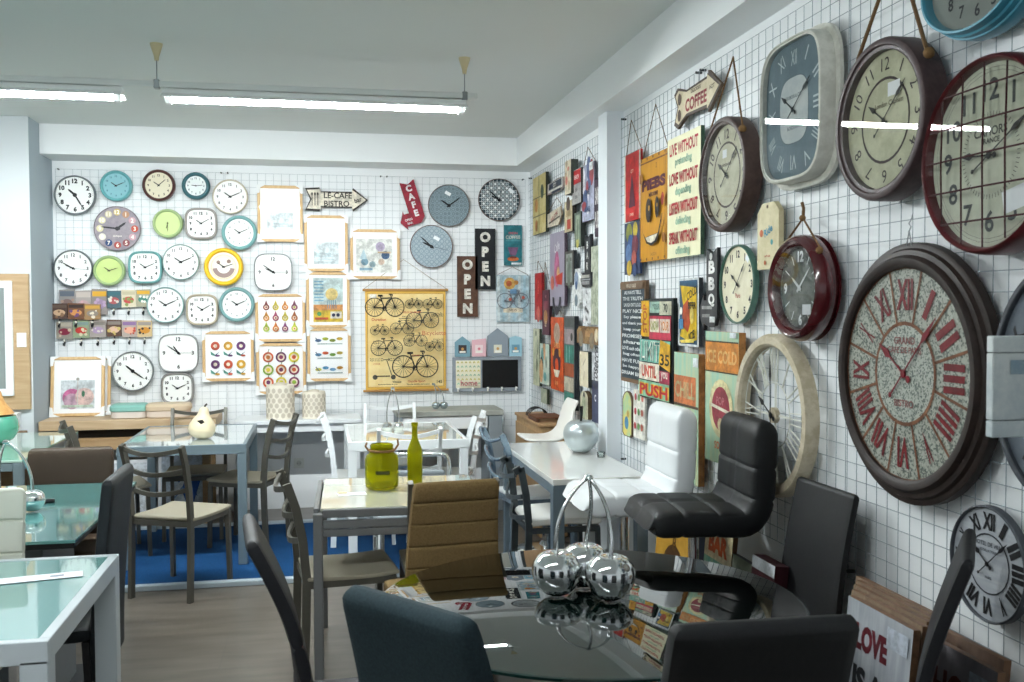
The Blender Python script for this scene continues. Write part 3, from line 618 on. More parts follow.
# ------------------------------------------------------------------ flat hanging things: signs, prints, posters
class Art:
    def __init__(s, mb, w, h, y): s.mb, s.w, s.h, s.y = mb, w, h, y
    def nx(s): s.y -= .0006; return s.y
    def r(s, x0, z0, x1, z1, c): s.mb.rect(x0*s.w, z0*s.h, x1*s.w, z1*s.h, s.nx(), mm(c)); return s
    def c(s, x, z, r, c, rz=None): s.mb.disc(x*s.w, z*s.h, r*s.w, s.nx(), mm(c), 18, (rz or r)*s.w); return s
    def p(s, pts, c): s.mb.poly([(a*s.w, b*s.h) for a, b in pts], s.nx(), mm(c)); return s
    def t(s, st, x, z, h, c, rot=0., bold=.02, maxw=.94, w=None, sp=1.): s.mb.text(st, x*s.w, z*s.h, h*s.h, s.nx(), mm(c), rot=rot, bold=bold, maxw=maxw*s.w, w=w*s.w if w else None, sp=sp); return s
    def l(s, x0, z0, x1, z1, wd, c): s.mb.line(x0*s.w, z0*s.h, x1*s.w, z1*s.h, wd*s.w, s.nx(), mm(c)); return s
    def o(s, x, z, r0, r1, c, a0=0, a1=2*PI): s.mb.annulus(x*s.w, z*s.h, r0*s.w, r1*s.w, s.nx(), mm(c), 28, a0, a1); return s
def dark(c, f=.80):
    c = c.lstrip('#'); return '#'+''.join('%02x' % int(int(c[i:i+2], 16)*f) for i in (0, 2, 4))
def mm(c): return c if not isinstance(c, str) else M(c, .5, 'mottle', dark(c), 18.)
SG = {'B': 'signs hanging on the back wall', 'N': 'signs hanging on the near right wall', 'F': 'signs hanging on the right wall before the corner'}
def sign(wall, bb, label, base, art=None, depth=.012, name='wall_sign', cat='sign', group='N', rot=0., shape=None, string=None, edge=None, body='panel', gap=GAP, fitrot=False, size=None):
    w_ = 'B' if group == 'B' or wall == 'B' else 'R'
    q = fit(w_, gap+depth, bb); loc, rz = wloc(w_, q, gap); w, h = (q[2], q[3]) if size is None else size
    t = thing(name, label, cat, loc, rz, SG.get(group, group)) if rot == 0 else thing(name, label, cat, loc, 0, SG.get(group, group))
    if rot:
        t.rotation_mode = 'XYZ'; t.rotation_euler = (Matrix.Rotation(rz, 3, 'Z') @ Matrix.Rotation(rot, 3, 'Y')).to_euler()
    b = mm(base); e = mm(edge) if edge else b
    mb = MB(); pts = [(x*w, z*h) for x, z in shape] if shape else [(-w/2, -h/2), (w/2, -h/2), (w/2, h/2), (-w/2, h/2)]
    mb.prism(pts, -depth, 0, e); mb.poly(pts, -depth-.0004, b)
    if art: art(Art(mb, w, h, -depth-.0004))
    mb.obj(body, t, smooth=False)
    if string:
        px, py = string; p = onY(px, py, YW-gap) if w_ == 'B' else onX(px, py, XW-gap)
        sx = (p[0]-q[0]) if w_ == 'B' else (q[0]-p[1]); sz = p[2]-q[1]
        MB().tube([(-w*.46, -depth-.002, h*.5-.005), (-w*.46, -.004, h*.5+.004), (sx, -.004, sz), (w*.46, -.004, h*.5+.004), (w*.46, -depth-.002, h*.5-.005)], .0022, M('#6a543c', .9), 6).obj('hanging_string', t)
    return t, q
FISH = lambda n=.12: [(-.5, -.5), (.5, -.5), (.5, .5), (-.5, .5)]

# framed prints ------------------------------------------------------
WOODF = M('#d9b98a', .5, 'woodv', '#c9a372', 10)
def framed(bb, label, art, wall='B', glare=False, lean=None, group='framed prints with card corner protectors'):
    q = fit('B', GAP+.02, bb); w, h = q[2], q[3]
    if lean: loc, rot = lean
    else: loc, rot = (q[0], YW-GAP, q[1]), (0, 0, 0)
    t = thing('framed_print', label, 'picture', loc, 0, group, rot=rot); f = .022
    mb = MB()
    for s in (-1, 1):
        mb.box((s*(w/2-f/2), -.011, 0), (f, .022, h), WOODF, bev=.002); mb.box((0, -.011, s*(h/2-f/2)), (w-2*f, .022, f), WOODF, bev=.002)
    mb.obj('wooden_frame', t, smooth=False)
    m = MB(); m.box((0, -.006, 0), (w-2*f, .006, h-2*f), M('#f3f4f4', .5)); A = Art(m, (w-2*f)*1.18, (h-2*f)*1.15, -.0094)
    if art: art(A)
    m.obj('print', t, smooth=False)
    g = MB(); g.rect(-w/2+f*.8, -h/2+f*.8, w/2-f*.8, h/2-f*.8, -.02, glass_mat('#ffffff', .06, 1.45, 'frame_glass')); g.obj('glass', t, smooth=False)
    c = min(w, h)*.2; cm = M('#eef0f0', .6)
    for sx in (-1, 1):
        for sz in (-1, 1):
            x, z = sx*(w/2+.004), sz*(h/2+.004)
            k = MB(); P = [(x, z), (x-sx*c, z), (x-sx*(f+.006), z-sz*(f+.0)), (x-sx*(f+.0), z-sz*c*.9), (x, z-sz*c)]
            if sx*sz > 0: P = P
            else: P = P[::-1]
            a2 = sum(P[i][0]*P[(i+1) % 5][1]-P[(i+1) % 5][0]*P[i][1] for i in range(5))
            if a2 < 0: P = P[::-1]
            k.prism(P, -.026, .0, cm); k.obj('corner_protector', t, smooth=False)
    return t
PR = ['#c2542e', '#e0b93a', '#8b4a6b', '#c9c23c', '#d98a3a']
def a_faint(cols):
    def f(A):
        A.r(-.28, -.36, .28, .02, '#e2ecee')
        for i, c in enumerate(cols): A.c(-.2+.13*i, -.2+.07*(i % 2), .05, c)
        for i in range(4): A.r(-.22+.02*i, -.33+.05*i, .2-.03*i, -.315+.05*i, '#c8d8dc')
    return f
framed((257, 185, 303, 242), 'framed print washed out by glare, highest of the prints, left of the bistro arrow', a_faint(['#e8eef0', '#e4ecec']))  # glare is put into the print as near-white colours
framed((304, 215, 348, 271.5), 'pale framed print with faint grey drawing just below the bistro arrow sign', a_faint(['#cfe0e2', '#d5dfe0', '#c5d6da', '#d9e2e2']))
def a_p3(A):
    A.r(-.36, -.36, .33, .3, '#eef0ea').c(.1, .15, .09, '#c5b8d0').c(.2, -.02, .08, '#4d6f94').c(-.2, -.15, .07, '#7ea3b4').c(-.05, -.2, .06, '#9fb9bf').c(.12, -.15, .06, '#e0c8b4').r(-.3, -.32, -.05, -.27, '#8fb0c0').r(.05, .02, .3, .05, '#e8c9a0').p([(-.3, -.1), (-.15, -.1), (-.22, .1)], '#bcd3da')
framed((350, 229, 400, 279), 'framed print with small blue motifs above the bicycle chart', a_p3)
def a_p4(A):
    A.r(-.33, -.38, .33, .38, '#cfe0df').r(-.33, -.38, .33, -.18, '#e0c23e').r(-.33, -.18, .33, -.08, '#d99a5a').c(.08, .1, .14, '#e7d089')
    for i in range(5): A.l(-.02+.05*i, -.15, .0+.04*i, .0, .015, '#5e8fa6')
    for i in range(7): A.r(-.31, -.02+.055*i, -.1, .0+.055*i, '#7fb2c8')
    A.r(.05, -.32, .3, -.2, '#e9e4d4').c(.12, -.26, .04, '#2f3350').c(.22, -.26, .04, '#2f3350').r(-.3, -.34, .0, -.3, '#c75b3b').c(-.2, -.24, .05, '#5c9a5a')
framed((306, 272, 350, 328), 'framed print of a yellow sun over a coloured townscape', a_p4)
def a_pears(A):
    cs = ['#8e4440', '#d9c63c', '#d68a35', '#8a4662', '#c98a36', '#9c4060', '#d4c244', '#b8683e', '#b3c73c', '#d2792e', '#7d3c63', '#c7cf45']
    for k in range(12):
        x, z = -.27+.18*(k % 4), .24-.22*(k//4); c = cs[k]
        A.c(x, z-.02, .062, c); A.p([(x-.045, z), (x+.045, z), (x, z+.13)], c); A.c(x, z-.02, .034, '#f0dcc0'); A.c(x, z-.02, .018, cs[(k+5) % 12])
framed((255, 294, 305.5, 342), 'framed print with three rows of four coloured pears', a_pears)
def a_flowers(A):
    cs = ['#c8553a', '#d8a63a', '#6d3a70', '#6d3a70', '#c8553a', '#d8a63a']
    for k in range(6):
        x, z = -.24+.24*(k % 3), .2-.36*(k//3)
        A.c(x, z, .085, cs[k]); A.c(x, z, .035, '#f2e6cf'); A.p([(x-.09, z-.1), (x+.0, z-.17), (x, z-.2), (x-.08, z-.17)], '#4f8f80'); A.p([(x+.09, z-.1), (x, z-.2), (x, z-.17)][::-1], '#2f5f74'); A.c(x+.04, z-.19, .045, cs[(k+2) % 6], .02)
framed((202, 331, 254, 381.5), 'framed print with two rows of three stylised flowers', a_flowers)
def a_apples(A):
    cs = ['#c9582e', '#6e3560', '#d3cc2f', '#8ab03a', '#c8722c', '#8a3358', '#d1592e', '#d9c63c', '#7b3a60']
    for k in range(9):
        x, z = -.25+.25*(k % 3), .22-.24*(k//3); A.c(x, z, .105, cs[k]); A.c(x, z, .07, '#efdcc4'); A.c(x, z, .04, cs[(k+4) % 9]); A.l(x, z+.1, x+.02, z+.16, .014, '#5a7a3a')
framed((256, 343, 306, 394.5), 'framed print with rows of cut apples behind the tall cream lantern', a_apples)
def a_birds(A):
    for z, c in ((.26, ['#4f6f9a', '#b9c43a', '#8a9a3c', '#d9b53a']), (.0, ['#4c86a8', '#c65a38', '#7fae4c', '#d9c25a']), (-.27, ['#c8c24a', '#5b9ac0', '#7ba7c9', '#c7933a'])):
        for i, c_ in enumerate(c): A.c(-.24+.16*i, z+.03*(i % 2), .07, c_, .035)
        A.r(-.26, z-.07, .3, z-.055, '#8fa6a0'); A.l(-.3, z+.05, -.22, z-.03, .02, '#56657a')
framed((307, 328, 351, 381.5), 'framed print with three rows of small fish and birds below the sun print', a_birds)

# signs on the back wall ----------------------------------------------
CREAM = '#e8e0cd'; DK = '#2b2522'
arrow = [(-.5, -.5), (-.26, -.36), (.28, -.36), (.28, -.5), (.5, 0), (.28, .5), (.28, .36), (-.26, .36), (-.5, .5), (-.43, 0)]
arrow = [(-.5, -.46), (-.27, -.5), (-.27, -.34), (.26, -.34), (.26, -.5), (.5, 0), (.26, .5), (.26, .34), (-.27, .34), (-.27, .5), (-.5, .46), (-.42, 0)]
def a_bis(A):
    A.p([(x*.965, z*.9) for x, z in arrow], '#3a302a'); A.p([(x*.945, z*.84) for x, z in arrow], CREAM)
    A.t('LE-CAFE', .02, .17, .24, DK, maxw=.48).t('BISTRO', .0, -.17, .24, DK, maxw=.5).t('bar', .34, .0, .2, DK, rot=.3, maxw=.12)
    for i in range(3): A.l(-.39+.045*i, -.26, -.39+.045*i, .2, .012, DK).c(-.39+.045*i, .22, .014, DK, .025)
sign('B', (305, 187, 368, 212), 'cream arrow sign reading LE-CAFE BISTRO above the framed prints', DK, a_bis, shape=arrow, group='B', edge=DK)
ca_ = [(.1, .5), (.42, .62), (.5, .36)]
def a_cafe(A):
    w = '#f0ecec'
    for i, ch in enumerate('CAFE'): A.t(ch, .13, .33-.19*i, .15, w, bold=.05, maxw=.4)
    A.t('OPEN', -.2, -.34, .05, w, maxw=.3).t('BAR', -.18, -.42, .05, w, maxw=.3)
cs_ = [(.38, -.36), (.38, .5), (.13, .42), (-.12, .5), (-.12, -.2), (-.3, -.2), (-.3, -.12), (-.5, -.36), (-.3, -.56), (-.3, -.48), (.2, -.48)]
sign('B', (396, 178, 423, 229), 'small dark red arrow sign reading CAFE, tilted, left of the lace clocks', '#9c1f35', a_cafe, shape=cs_, group='B', rot=-.30, edge='#6c1424', size=(.235, .36))
def a_open(c1, c2):
    def f(A):
        for i, ch in enumerate('OPEN'): A.t(ch, 0, .36-.24*i, .17, '#e9e6dc', bold=.06, maxw=.62); A.c(-.36 if i % 2 else .36, .36-.24*i, .02, c2)
    return f
sign('B', (475, 228.5, 495.5, 289.5), 'tall black sign with vertical letters OPEN', '#1d2024', a_open('#fff', '#33383c'), group='B')
sign('B', (457, 256, 478, 317), 'tall brown sign with vertical letters OPEN, left of the black one', '#5f4232', a_open('#fff', '#4a3226'), group='B')
def a_teal(A): A.r(-.4, .1, .4, .26, '#4f8f96').t('FRESH', 0, .3, .06, '#c8606a').t('COFFEE', 0, .2, .08, '#d8d2c4').p([(-.3, -.05), (.3, -.05), (.15, -.25), (-.15, -.25)], '#7d5a7a').c(0, -.34, .32, '#c86a3a', .12).c(0, -.3, .2, '#7a3b28', .06).r(-.1, -.48, .45, -.43, '#e8ecec')
sign('B', (504, 225, 522, 265.5), 'small teal sign with a cup on it nearest the corner, above the blue bicycle banner', '#2d7680', a_teal, group='B')

def bike(A, x, z, s, c='#26241f', spokes=True):
    """a bicycle in side view, wheel spacing s (all in fractions of the width)"""
    k = A.w/A.h; r = s*.48
    def l(x0, z0, x1, z1, w=.012): A.l(x+x0*s, z+z0*s*k, x+x1*s, z+z1*s*k, max(w*s*1.6, .004), c)
    for sx in (-.5, .5):
        A.o(x+sx*s, z, r*.9, r, c)
        if spokes:
            A.o(x+sx*s, z, r*.0, r*.1, c)
            for i in range(8): th = i*PI/8; l(sx-.43*math.cos(th), -.43*math.sin(th), sx+.43*math.cos(th), .43*math.sin(th), .005)
    l(-.5, 0, -.02, -.06, .03); l(-.5, 0, -.2, .42, .02); l(-.02, -.06, -.22, .55, .03); l(-.02, -.06, .32, .42, .03); l(-.18, .44, .31, .46, .03); l(.5, 0, .28, .62, .03)
    l(-.34, .57, -.1, .57, .06); l(.2, .64, .38, .64, .035); l(.38, .64, .36, .54, .03); l(-.1, -.16, .06, .04, .03); A.o(x-.02*s, z-.06*s*k, s*.07, s*.11, c)
POST = M('#e4c684', .7, 'mottle', '#eed79c', 3)
def a_post(A):
    A.r(-.475, -.465, .475, .465, '#b8904a').r(-.468, -.461, .468, .461, POST)
    c = '#2a2620'; g = '#4a463c'
    bike(A, -.26, .33, .25, c); bike(A, .1, .36, .115, c); bike(A, .33, .36, .125, c); bike(A, .2, .20, .21, g); bike(A, -.33, .1, .12, c); bike(A, -.06, .12, .15, g); bike(A, -.25, -.07, .2, c); bike(A, .1, .0, .15, g); bike(A, .33, -.06, .12, c); bike(A, .09, -.25, .29, c)
    A.c(-.4, -.35, .03, g, .03).c(-.18, -.35, .03, g, .03).l(-.4, -.34, -.22, -.34, .015, c).l(-.2, -.33, -.26, -.18, .01, c).l(-.3, -.18, -.22, -.18, .01, c)
    A.t('Bicyclette', .32, .07, .055, '#c0472c', bold=.0, maxw=.3).t('Duration', -.35, .21, .028, '#c0472c').t('VELO DE SPORT', .05, .28, .018, '#c0472c').t('COURSE', .1, -.14, .014, '#c0472c')
    for x, z, w in ((-.38, -.17, .16), (-.17, -.17, .14), (-.05, .22, .12), (.36, .26, .14), (-.0, -.02, .1), (.37, .015, .12), (-.02, .24, .1), (.0, .02, .12), (-.38, .0, .08), (.36, .27, .1)):
        for j in range(2): A.t('Modele de Luxe 1890', x, z-.018*j, .012, c, maxw=w)
    A.t('Vitesse', -.14, -.395, .022, c).t('Gazelle Sport', .1, -.395, .03, '#c0472c').t('145', .38, -.4, .03, c).t('Manufacture francaise de cycles', -.25, -.42, .014, c, maxw=.34).t('Tous les modeles de la saison', .12, -.42, .014, c, maxw=.3)
    A.t('CYCLES', -.38, -.22, .014, '#c0472c').r(-.46, .42, -.38, .455, '#eee8dc')
def poster():
    q = fit('B', GAP+.004, (365, 290, 446, 391)); w, h = q[2], q[3]
    t = thing('bicycle_chart', 'large ochre hanging chart covered with drawings of old bicycles', 'poster', (q[0], YW-GAP, q[1]), 0)
    mb = MB(); R = [[(-w/2, y, z), (w/2, y, z)] for y, z in [(-.012, h/2), (-.005, h/4), (-.004, 0), (-.005, -h/4), (-.012, -h/2)]]
    mb.prism([(-w/2, -h/2), (w/2, -h/2), (w/2, h/2), (-w/2, h/2)], -.0045, -.003, M('#dfb254', .7)); a_post(Art(mb, w, h, -.0045)); mb.obj('printed_cloth', t, smooth=False)
    for s in (1, -1): MB().tube([(-w/2-.02, -.012, s*h/2), (w/2+.02, -.012, s*h/2)], .010, M('#b98d52', .5, 'wood', '#a87b44'), 10).obj('rod', t)
    p = onY(403.5, 259.5, YW-GAP); MB().tube([(-w/2-.01, -.014, h/2+.008), (p[0]-q[0], -.004, p[2]-q[1]), (w/2+.01, -.014, h/2+.008)], .002, M('#a09078', .8), 6).obj('hanging_string', t)
poster()
def a_bb(A):
    for i in range(6): A.r(-.48+.16*i, -.48, -.4+.16*i, .48, '#a9c6d2' if i % 2 else '#d4dedf')
    A.c(-.1, .32, .18, '#d7a95c').c(-.12, .32, .09, '#b85f3a').c(.1, .34, .07, '#c98a48').r(-.3, -.3, .3, -.2, '#e6d9c0').t('VELO', 0, -.25, .05, '#7a6a58'); bike(A, 0, -.05, .5, '#7c7f88')
    A.c(-.1, -.02, .05, '#c86858').c(.3, .02, .05, '#c86858').r(-.1, .1, .1, .2, '#6a8fae')
sign('B', (496.5, 275, 529, 322), 'pale blue striped banner with a bicycle hanging by a string near the corner', '#b7ccd4', a_bb, depth=.006, group='B', string=(512.5, 267))
# memo board with small houses
def memo():
    q = fit('B', GAP+.02, (452.5, 356.5, 521.5, 392)); w, h = q[2], q[3]; gm = M('#858d95', .6, 'mottle', '#949ca3', 5)
    t = thing('house_memo_board', 'grey memo board with chalk panel, little houses on top and hooks below', 'memo board', (q[0], YW-GAP, q[1]), 0)
    mb = MB(); mb.box((0, -.009, 0), (w, .018, h), gm, bev=.002); mb.obj('board', t, smooth=False)
    def X(px): return (px-487)/69*w
    def Zz(py): return (374.2-py)/35.5*h
    c = MB(); c.box((X(500), -.02, Zz(374)), (X(518)-X(482), .004, Zz(360)-Zz(388.5)), BLACK); c.obj('chalkboard', t, smooth=False)
    c = MB(); c.box((X(468), -.02, Zz(374)), (X(480.5)-X(456), .004, Zz(360)-Zz(388.5)), M('#ece7d0', .6)); A = Art(c, X(480.5)-X(456), Zz(360)-Zz(388.5), -.0222)
    for j in range(6):
        for i in range(6): x = -.42+.165*i; z = .4-.15*j; A.l(X(468)/A.w+x-.04, Zz(374)/A.h+z, X(468)/A.w+x, Zz(374)/A.h+z+.06, .03, '#8fc0a0' if j % 2 else '#d9c85a').l(X(468)/A.w+x, Zz(374)/A.h+z+.06, X(468)/A.w+x+.04, Zz(374)/A.h+z, .03, '#8fc0a0' if j % 2 else '#d9c85a')
    A.t('home', X(468)/A.w, Zz(374)/A.h-.3, .2, '#c86a70'); c.obj('pattern_panel', t, smooth=False)
    for x0, x1, y0, y1, ap, col, cc in ((455, 470, 356, 341, 335, '#7aa0ae', '#3a3434'), (472, 486, 356, 337.5, None, '#e3b6be', '#f0dadb'), (487.5, 508, 356, 335, 327, '#8c96a0', '#ddd9c6'), (509.5, 522, 356, 337, 335, '#9fc6d4', '#6d9ab0')):
        hb = MB(); P = [(X(x0), Zz(y0)), (X(x1), Zz(y0)), (X(x1), Zz(y1)), (X((x0+x1)/2), Zz(ap)), (X(x0), Zz(y1))] if ap else [(X(x0), Zz(y0)), (X(x1), Zz(y0)), (X(x1), Zz(y1)), (X(x0), Zz(y1+1.5))]
        hb.prism(P, -.018, 0, M(col, .6)); cx = (x0+x1)/2
        hb.rect(X(cx-4), Zz(352.5), X(cx+4), Zz(344), -.0188, M(cc, .6)); hb.disc(X(cx), Zz(348), .012, -.0196, M('#c9995a' if col != '#e3b6be' else '#d9808c', .6)); hb.rect(X(cx-3), Zz(352), X(cx+3), Zz(350), -.0196, M('#f2efe6', .6)); hb.obj('house_plate', t, smooth=False)
    for px in (457.5, 472, 487, 501, 515.5):
        k = MB(); k.tube([(X(px), -.018, Zz(390)), (X(px), -.045, Zz(391.5)), (X(px), -.05, Zz(389))], .005, M('#eeeeea', .4), 8); k.sphere((X(px), -.052, Zz(388.5)), .011, M('#eeeeea', .3), 10, 7); k.obj('hook', t)
memo()
# coat hook plaques at the left of the back wall (plain patterned stand-ins)
def plaque(xs, y0, y1, label, cols, off=GAP, hooks=True, seed=1, hookc='#15161a'):
    rnd = random.Random(seed); x0, x1 = xs
    q = fit('B', off+.012, (x0, y0, x1, y1)); w, h = q[2], q[3]
    t = thing('hook_plaque', label, 'hook rack', (q[0], YW-off, q[1]), 0, 'picture plaques with coat hooks on the back wall')
    n = len(cols)
    for i, cc in enumerate(cols):
        a = -w/2+w*i/n; b = a+w/n-.003; dz = rnd.uniform(-.008, .008); m = MB()
        m.prism([(a, -h/2+dz), (b, -h/2+dz+rnd.uniform(-.006, .006)), (b, h/2+dz), (a, h/2+dz+rnd.uniform(-.006, .006))], -.012, 0, M(cc[0], .6))
        m.rect(a+.006, h*.22+dz, b-.006, h*.42+dz, -.0125, M(cc[1], .6)); m.disc((a+b)/2, -h*.08+dz, w/n*.36, -.0132, M(cc[2], .6), 14, h*.2)
        for _ in range(5): m.disc(rnd.uniform(a+.015, b-.015), rnd.uniform(-h*.35, h*.1)+dz, rnd.uniform(.006, .014), -.0138-_*.0004, M(cc[3], .6), 9)
        m.obj('picture_tile', t, smooth=False)
        if hooks:
            x = (a+b)/2; k = MB(); k.tube([(x, -.004, -h/2+.02), (x, -.006, -h/2-.035), (x, -.02, -h/2-.055), (x, -.045, -h/2-.05), (x, -.048, -h/2-.035)], .006, M(hookc, .4), 8); k.sphere((x, -.02, -h/2-.018), .009, M('#ddd8cc', .4), 9, 6); k.obj('hook', t)
    return t
plaque((59, 108), 290, 316, 'upper left picture plaque rack with grey and ochre tiles, tucked behind the overlapping one', [('#8c8886', '#5c6470', '#7a6460', '#a08478'), ('#a49c98', '#c2b6ae', '#b79a9c', '#c9a0a8'), ('#8f8784', '#d9a53a', '#9a84a0', '#b49ab8')], hooks=False, seed=2)
plaque((106.5, 151), 290, 307.5, 'upper right picture plaque rack with teal, cream and ochre tiles over three hooks', [('#4f646c', '#3f6a74', '#b05a5c', '#d9d0c4'), ('#d8cdb4', '#c2b89c', '#c4504e', '#8a9a5a'), ('#a9a48c', '#dba83a', '#3f8070', '#e4e2da')], seed=3)
plaque((56, 106.5), 321, 338.5, 'lower left picture plaque rack with dark red motifs over three hooks', [('#8f8a80', '#a89e8e', '#7c1f38', '#c9b49a'), ('#8c9a7c', '#7a8f88', '#b8342e', '#cfc7a8'), ('#a09690', '#7f776f', '#a890b0', '#d8cfc4')], seed=4)
plaque((106.5, 152.5), 320, 337, 'lower right picture plaque rack with brown and lilac motifs over three hooks', [('#5d4438', '#8a8078', '#d8b49a', '#c9b26a'), ('#b3a49c', '#8e6f9c', '#dca48c', '#b84a3a'), ('#cdb48a', '#9a8f86', '#c98a34', '#3a3430')], seed=5)
plaque((51, 101), 304, 320, 'front overlapping dark brown picture plaque rack hung over the left ones', [('#4a3630', '#5c4a40', '#c9a888', '#8a6a50'), ('#6e4a34', '#3a2c28', '#c98a50', '#6a4a78'), ('#9a7a54', '#c99a48', '#8a8078', '#e0d4c0')], off=GAP+.022, seed=6)
# wall socket
p = onY(299, 463, YW); t = thing('wall_socket', 'white round electrical socket low on the back wall', 'socket', (p[0], YW, p[2]), 0)
MB().box((0, -.004, 0), (.08, .008, .08), M('#e3e6e2', .4), bev=.003).obj('cover_plate', t, smooth=False)
mb = MB(); mb.annulus(0, 0, .0, .021, -.0088, M('#c9ccc8', .5)); mb.disc(-.009, 0, .003, -.0094, BLACK, 8); mb.disc(.009, 0, .003, -.0094, BLACK, 8); mb.obj('socket_face', t, smooth=False)

# signs on the near right wall ---------------------------------------
def a_s1(A):
    A.r(-.5, -.5, -.42, .5, '#e6dccb').r(.42, -.5, .5, .5, '#d9cfc0').t('CITY', 0, .23, .05, '#e8d8c0', maxw=.6).p([(-.2, -.3), (.2, -.3), (.05, .1), (0, .2), (-.05, .1)], '#5c2438').l(-.2, .4, -.2, .3, .02, '#6a1a1e').l(.15, .45, .15, .28, .02, '#6a1a1e').t('TOWER', 0, -.41, .04, '#e8d8c0', maxw=.6)
sign('R', (624.5, 148.6, 640.7, 222.8), 'red tin sign with a dark tower hanging by a string beside the pilaster', '#c4221f', a_s1, string=(632, 120))
def a_s2(A):
    for x, z, r, c in ((-.2, .3, .2, '#8a8f3a'), (.2, .35, .15, '#c9b23a'), (-.1, .1, .18, '#3a5a8e'), (.2, .05, .2, '#7a3a4a'), (-.2, -.1, .2, '#5a7aa8'), (.15, -.2, .16, '#b05a50'), (-.15, -.38, .16, '#c9a93a'), (.2, -.42, .14, '#29406e')): A.c(x, z, r, c)
sign('R', (624.8, 219.8, 640.2, 275), 'dark blue comic style picture panel below the red tower sign', '#2f3f63', a_s2)
AMB = M('#c98f1e', .5, 'woodv', '#b87f16', 12)
def a_pub(A):
    k = '#2a1d18'; A.r(-.5, .44, .5, .455, '#7a4a1c').t('2', .1, .39, .05, '#8a5a20').t('PIEBS', 0, .23, .11, '#5c1f2c', bold=.06, w=.86).t('MERODINE', 0, .13, .04, '#4a2a1c', maxw=.8, bold=.04)
    for z_ in (.48, -.48):
        for x_ in range(5): A.c(-.44+.22*x_, z_, .02, '#5a3a14')
    A.l(-.47, -.47, -.47, .47, .015, '#7a5218').l(.47, -.47, .47, .47, .015, '#7a5218').c(-.4, .3, .07, '#a86a20').c(.42, -.3, .06, '#a86a20')
    A.c(-.12, -.02, .10, k, .15).c(-.09, .0, .035, '#b98a3a').c(.2, -.01, .07, k, .13).c(.21, .01, .025, '#b98a3a')
    A.p([(-.34, -.2), (-.28, -.24), (-.22, -.27), (.25, -.25), (.34, -.13), (.36, -.14), (.3, -.25), (.2, -.33), (0, -.36), (-.18, -.33)], k).p([(-.2, -.275), (.24, -.255), (.14, -.315), (0, -.335), (-.14, -.315)], '#ece4d0').l(.36, -.16, .4, -.08, .02, k)
    A.t('SALOON', .1, -.44, .03, '#9a6a2c', maxw=.5); A.c(.42, .05, .05, '#a82c22', .08)
sign('R', (640.5, 147.5, 668, 262.5), 'amber tin sign with a broad grinning face, hanging by a string', AMB, a_pub, string=(656.5, 104))
def a_love(A):
    for i, (a, b) in enumerate((('LIVE WITHOUT', 'pretending'), ('LOVE WITHOUT', 'depending'), ('LISTEN WITHOUT', 'defending'), ('SPEAK WITHOUT', 'offending'))):
        z = .40-.245*i; A.t(a, 0, z, .1, '#b3202f', w=.86, bold=.035).t(b, 0, z-.115, .085, '#9fc0a4', maxw=.66, bold=.04)
sign('R', (667.5, 125, 701, 259), 'cream sign reading LIVE WITHOUT pretending in red and pale green', M('#e6e3bf', .55, 'mottle', '#dedcb8', 6), a_love, depth=.018, edge='#3f5c48')
ar2 = [(-.5, -.38), (-.42, -.5), (-.22, -.3), (.25, -.34), (.25, -.46), (.5, 0), (.25, .46), (.25, .34), (-.22, .3), (-.42, .46), (-.5, .34), (-.42, 0)]
def a_cof(A):
    A.p([(x*.95, z*.88) for x, z in ar2], '#4a3a30'); A.p([(x*.93, z*.83) for x, z in ar2], M('#d0c4a8', .6, 'mottle', '#beb294', 14)).t('COFFEE', .0, -.07, .3, '#8c1c24', maxw=.5, w=.46, bold=.04).t('DELICIOUS', 0, .2, .09, '#4a3a30', maxw=.4).t('HOT', .34, .05, .1, '#4a3a30').c(-.36, .16, .04, '#5a4838', .05).c(-.36, -.22, .04, '#5a4838', .05)
def fit_tilt():
    return None
sign('R', (675.6, 66.7, 719.3, 125), 'worn cream arrow sign reading COFFEE high on the right wall grid', '#4a3a30', a_cof, shape=ar2, depth=.015, edge='#6a5644', rot=-.0, size=(.56, .20))
def a_ride(A): A.t('Ride', .02, .08, .12, '#2f8fae', rot=.35, bold=.03, maxw=.8).c(-.3, .05, .08, '#c86a3c').c(.2, -.1, .06, '#5ab0b0').t('surf club', 0, -.3, .04, '#b0503c').c(0, .44, .04, '#5a4a3a').c(-.1, -.4, .05, '#c86a3c')
tag_ = [(-.5, -.5), (.5, -.5), (.5, .36), (.28, .5), (-.28, .5), (-.5, .36)]
t, q = sign('R', (757.4, 200, 779, 270), 'cream tag shaped board reading Ride hanging by a wire left of the glossy maroon clock', M('#d6cca8', .6, 'mottle', '#c6bb94', 10), a_ride, shape=tag_, depth=.02, string=None)
p = onX(772, 178, XW-GAP); MB().tube([(0, -.012, q[3]*.44), (.004, -.01, q[3]*.6), (q[0]-p[1], -.006, p[2]-q[1])], .002, STEEL, 6).obj('hanging_wire', t)
bq = [(-.1, .5), (-.1, -.1), (-.5, -.1)]
bqs = [(.42, -.32), (.42, .5), (.16, .43), (-.1, .5), (-.1, -.13), (-.24, -.13), (-.24, -.06), (-.5, -.27), (-.24, -.5), (-.24, -.42), (.1, -.46), (.3, -.44)]
def a_bbq(A):
    for i, ch in enumerate('BBQ'): A.t(ch, .16, .27-.2*i, .16, '#f2f2ef', bold=.05, w=.3)
    A.r(-.3, -.24, .2, -.2, '#9a9a98').r(-.28, -.34, .1, -.3, '#8a8a88').r(.1, -.4, .35, -.33, '#dfe2e2').c(.16, .4, .07, '#d8d8d4')
sign('R', (698.5, 247, 719, 331), 'dark grey ribbon sign with vertical letters BBQ and an arrow head', '#3f4043', a_bbq, shape=bqs, depth=.016, edge='#2c2c2e')
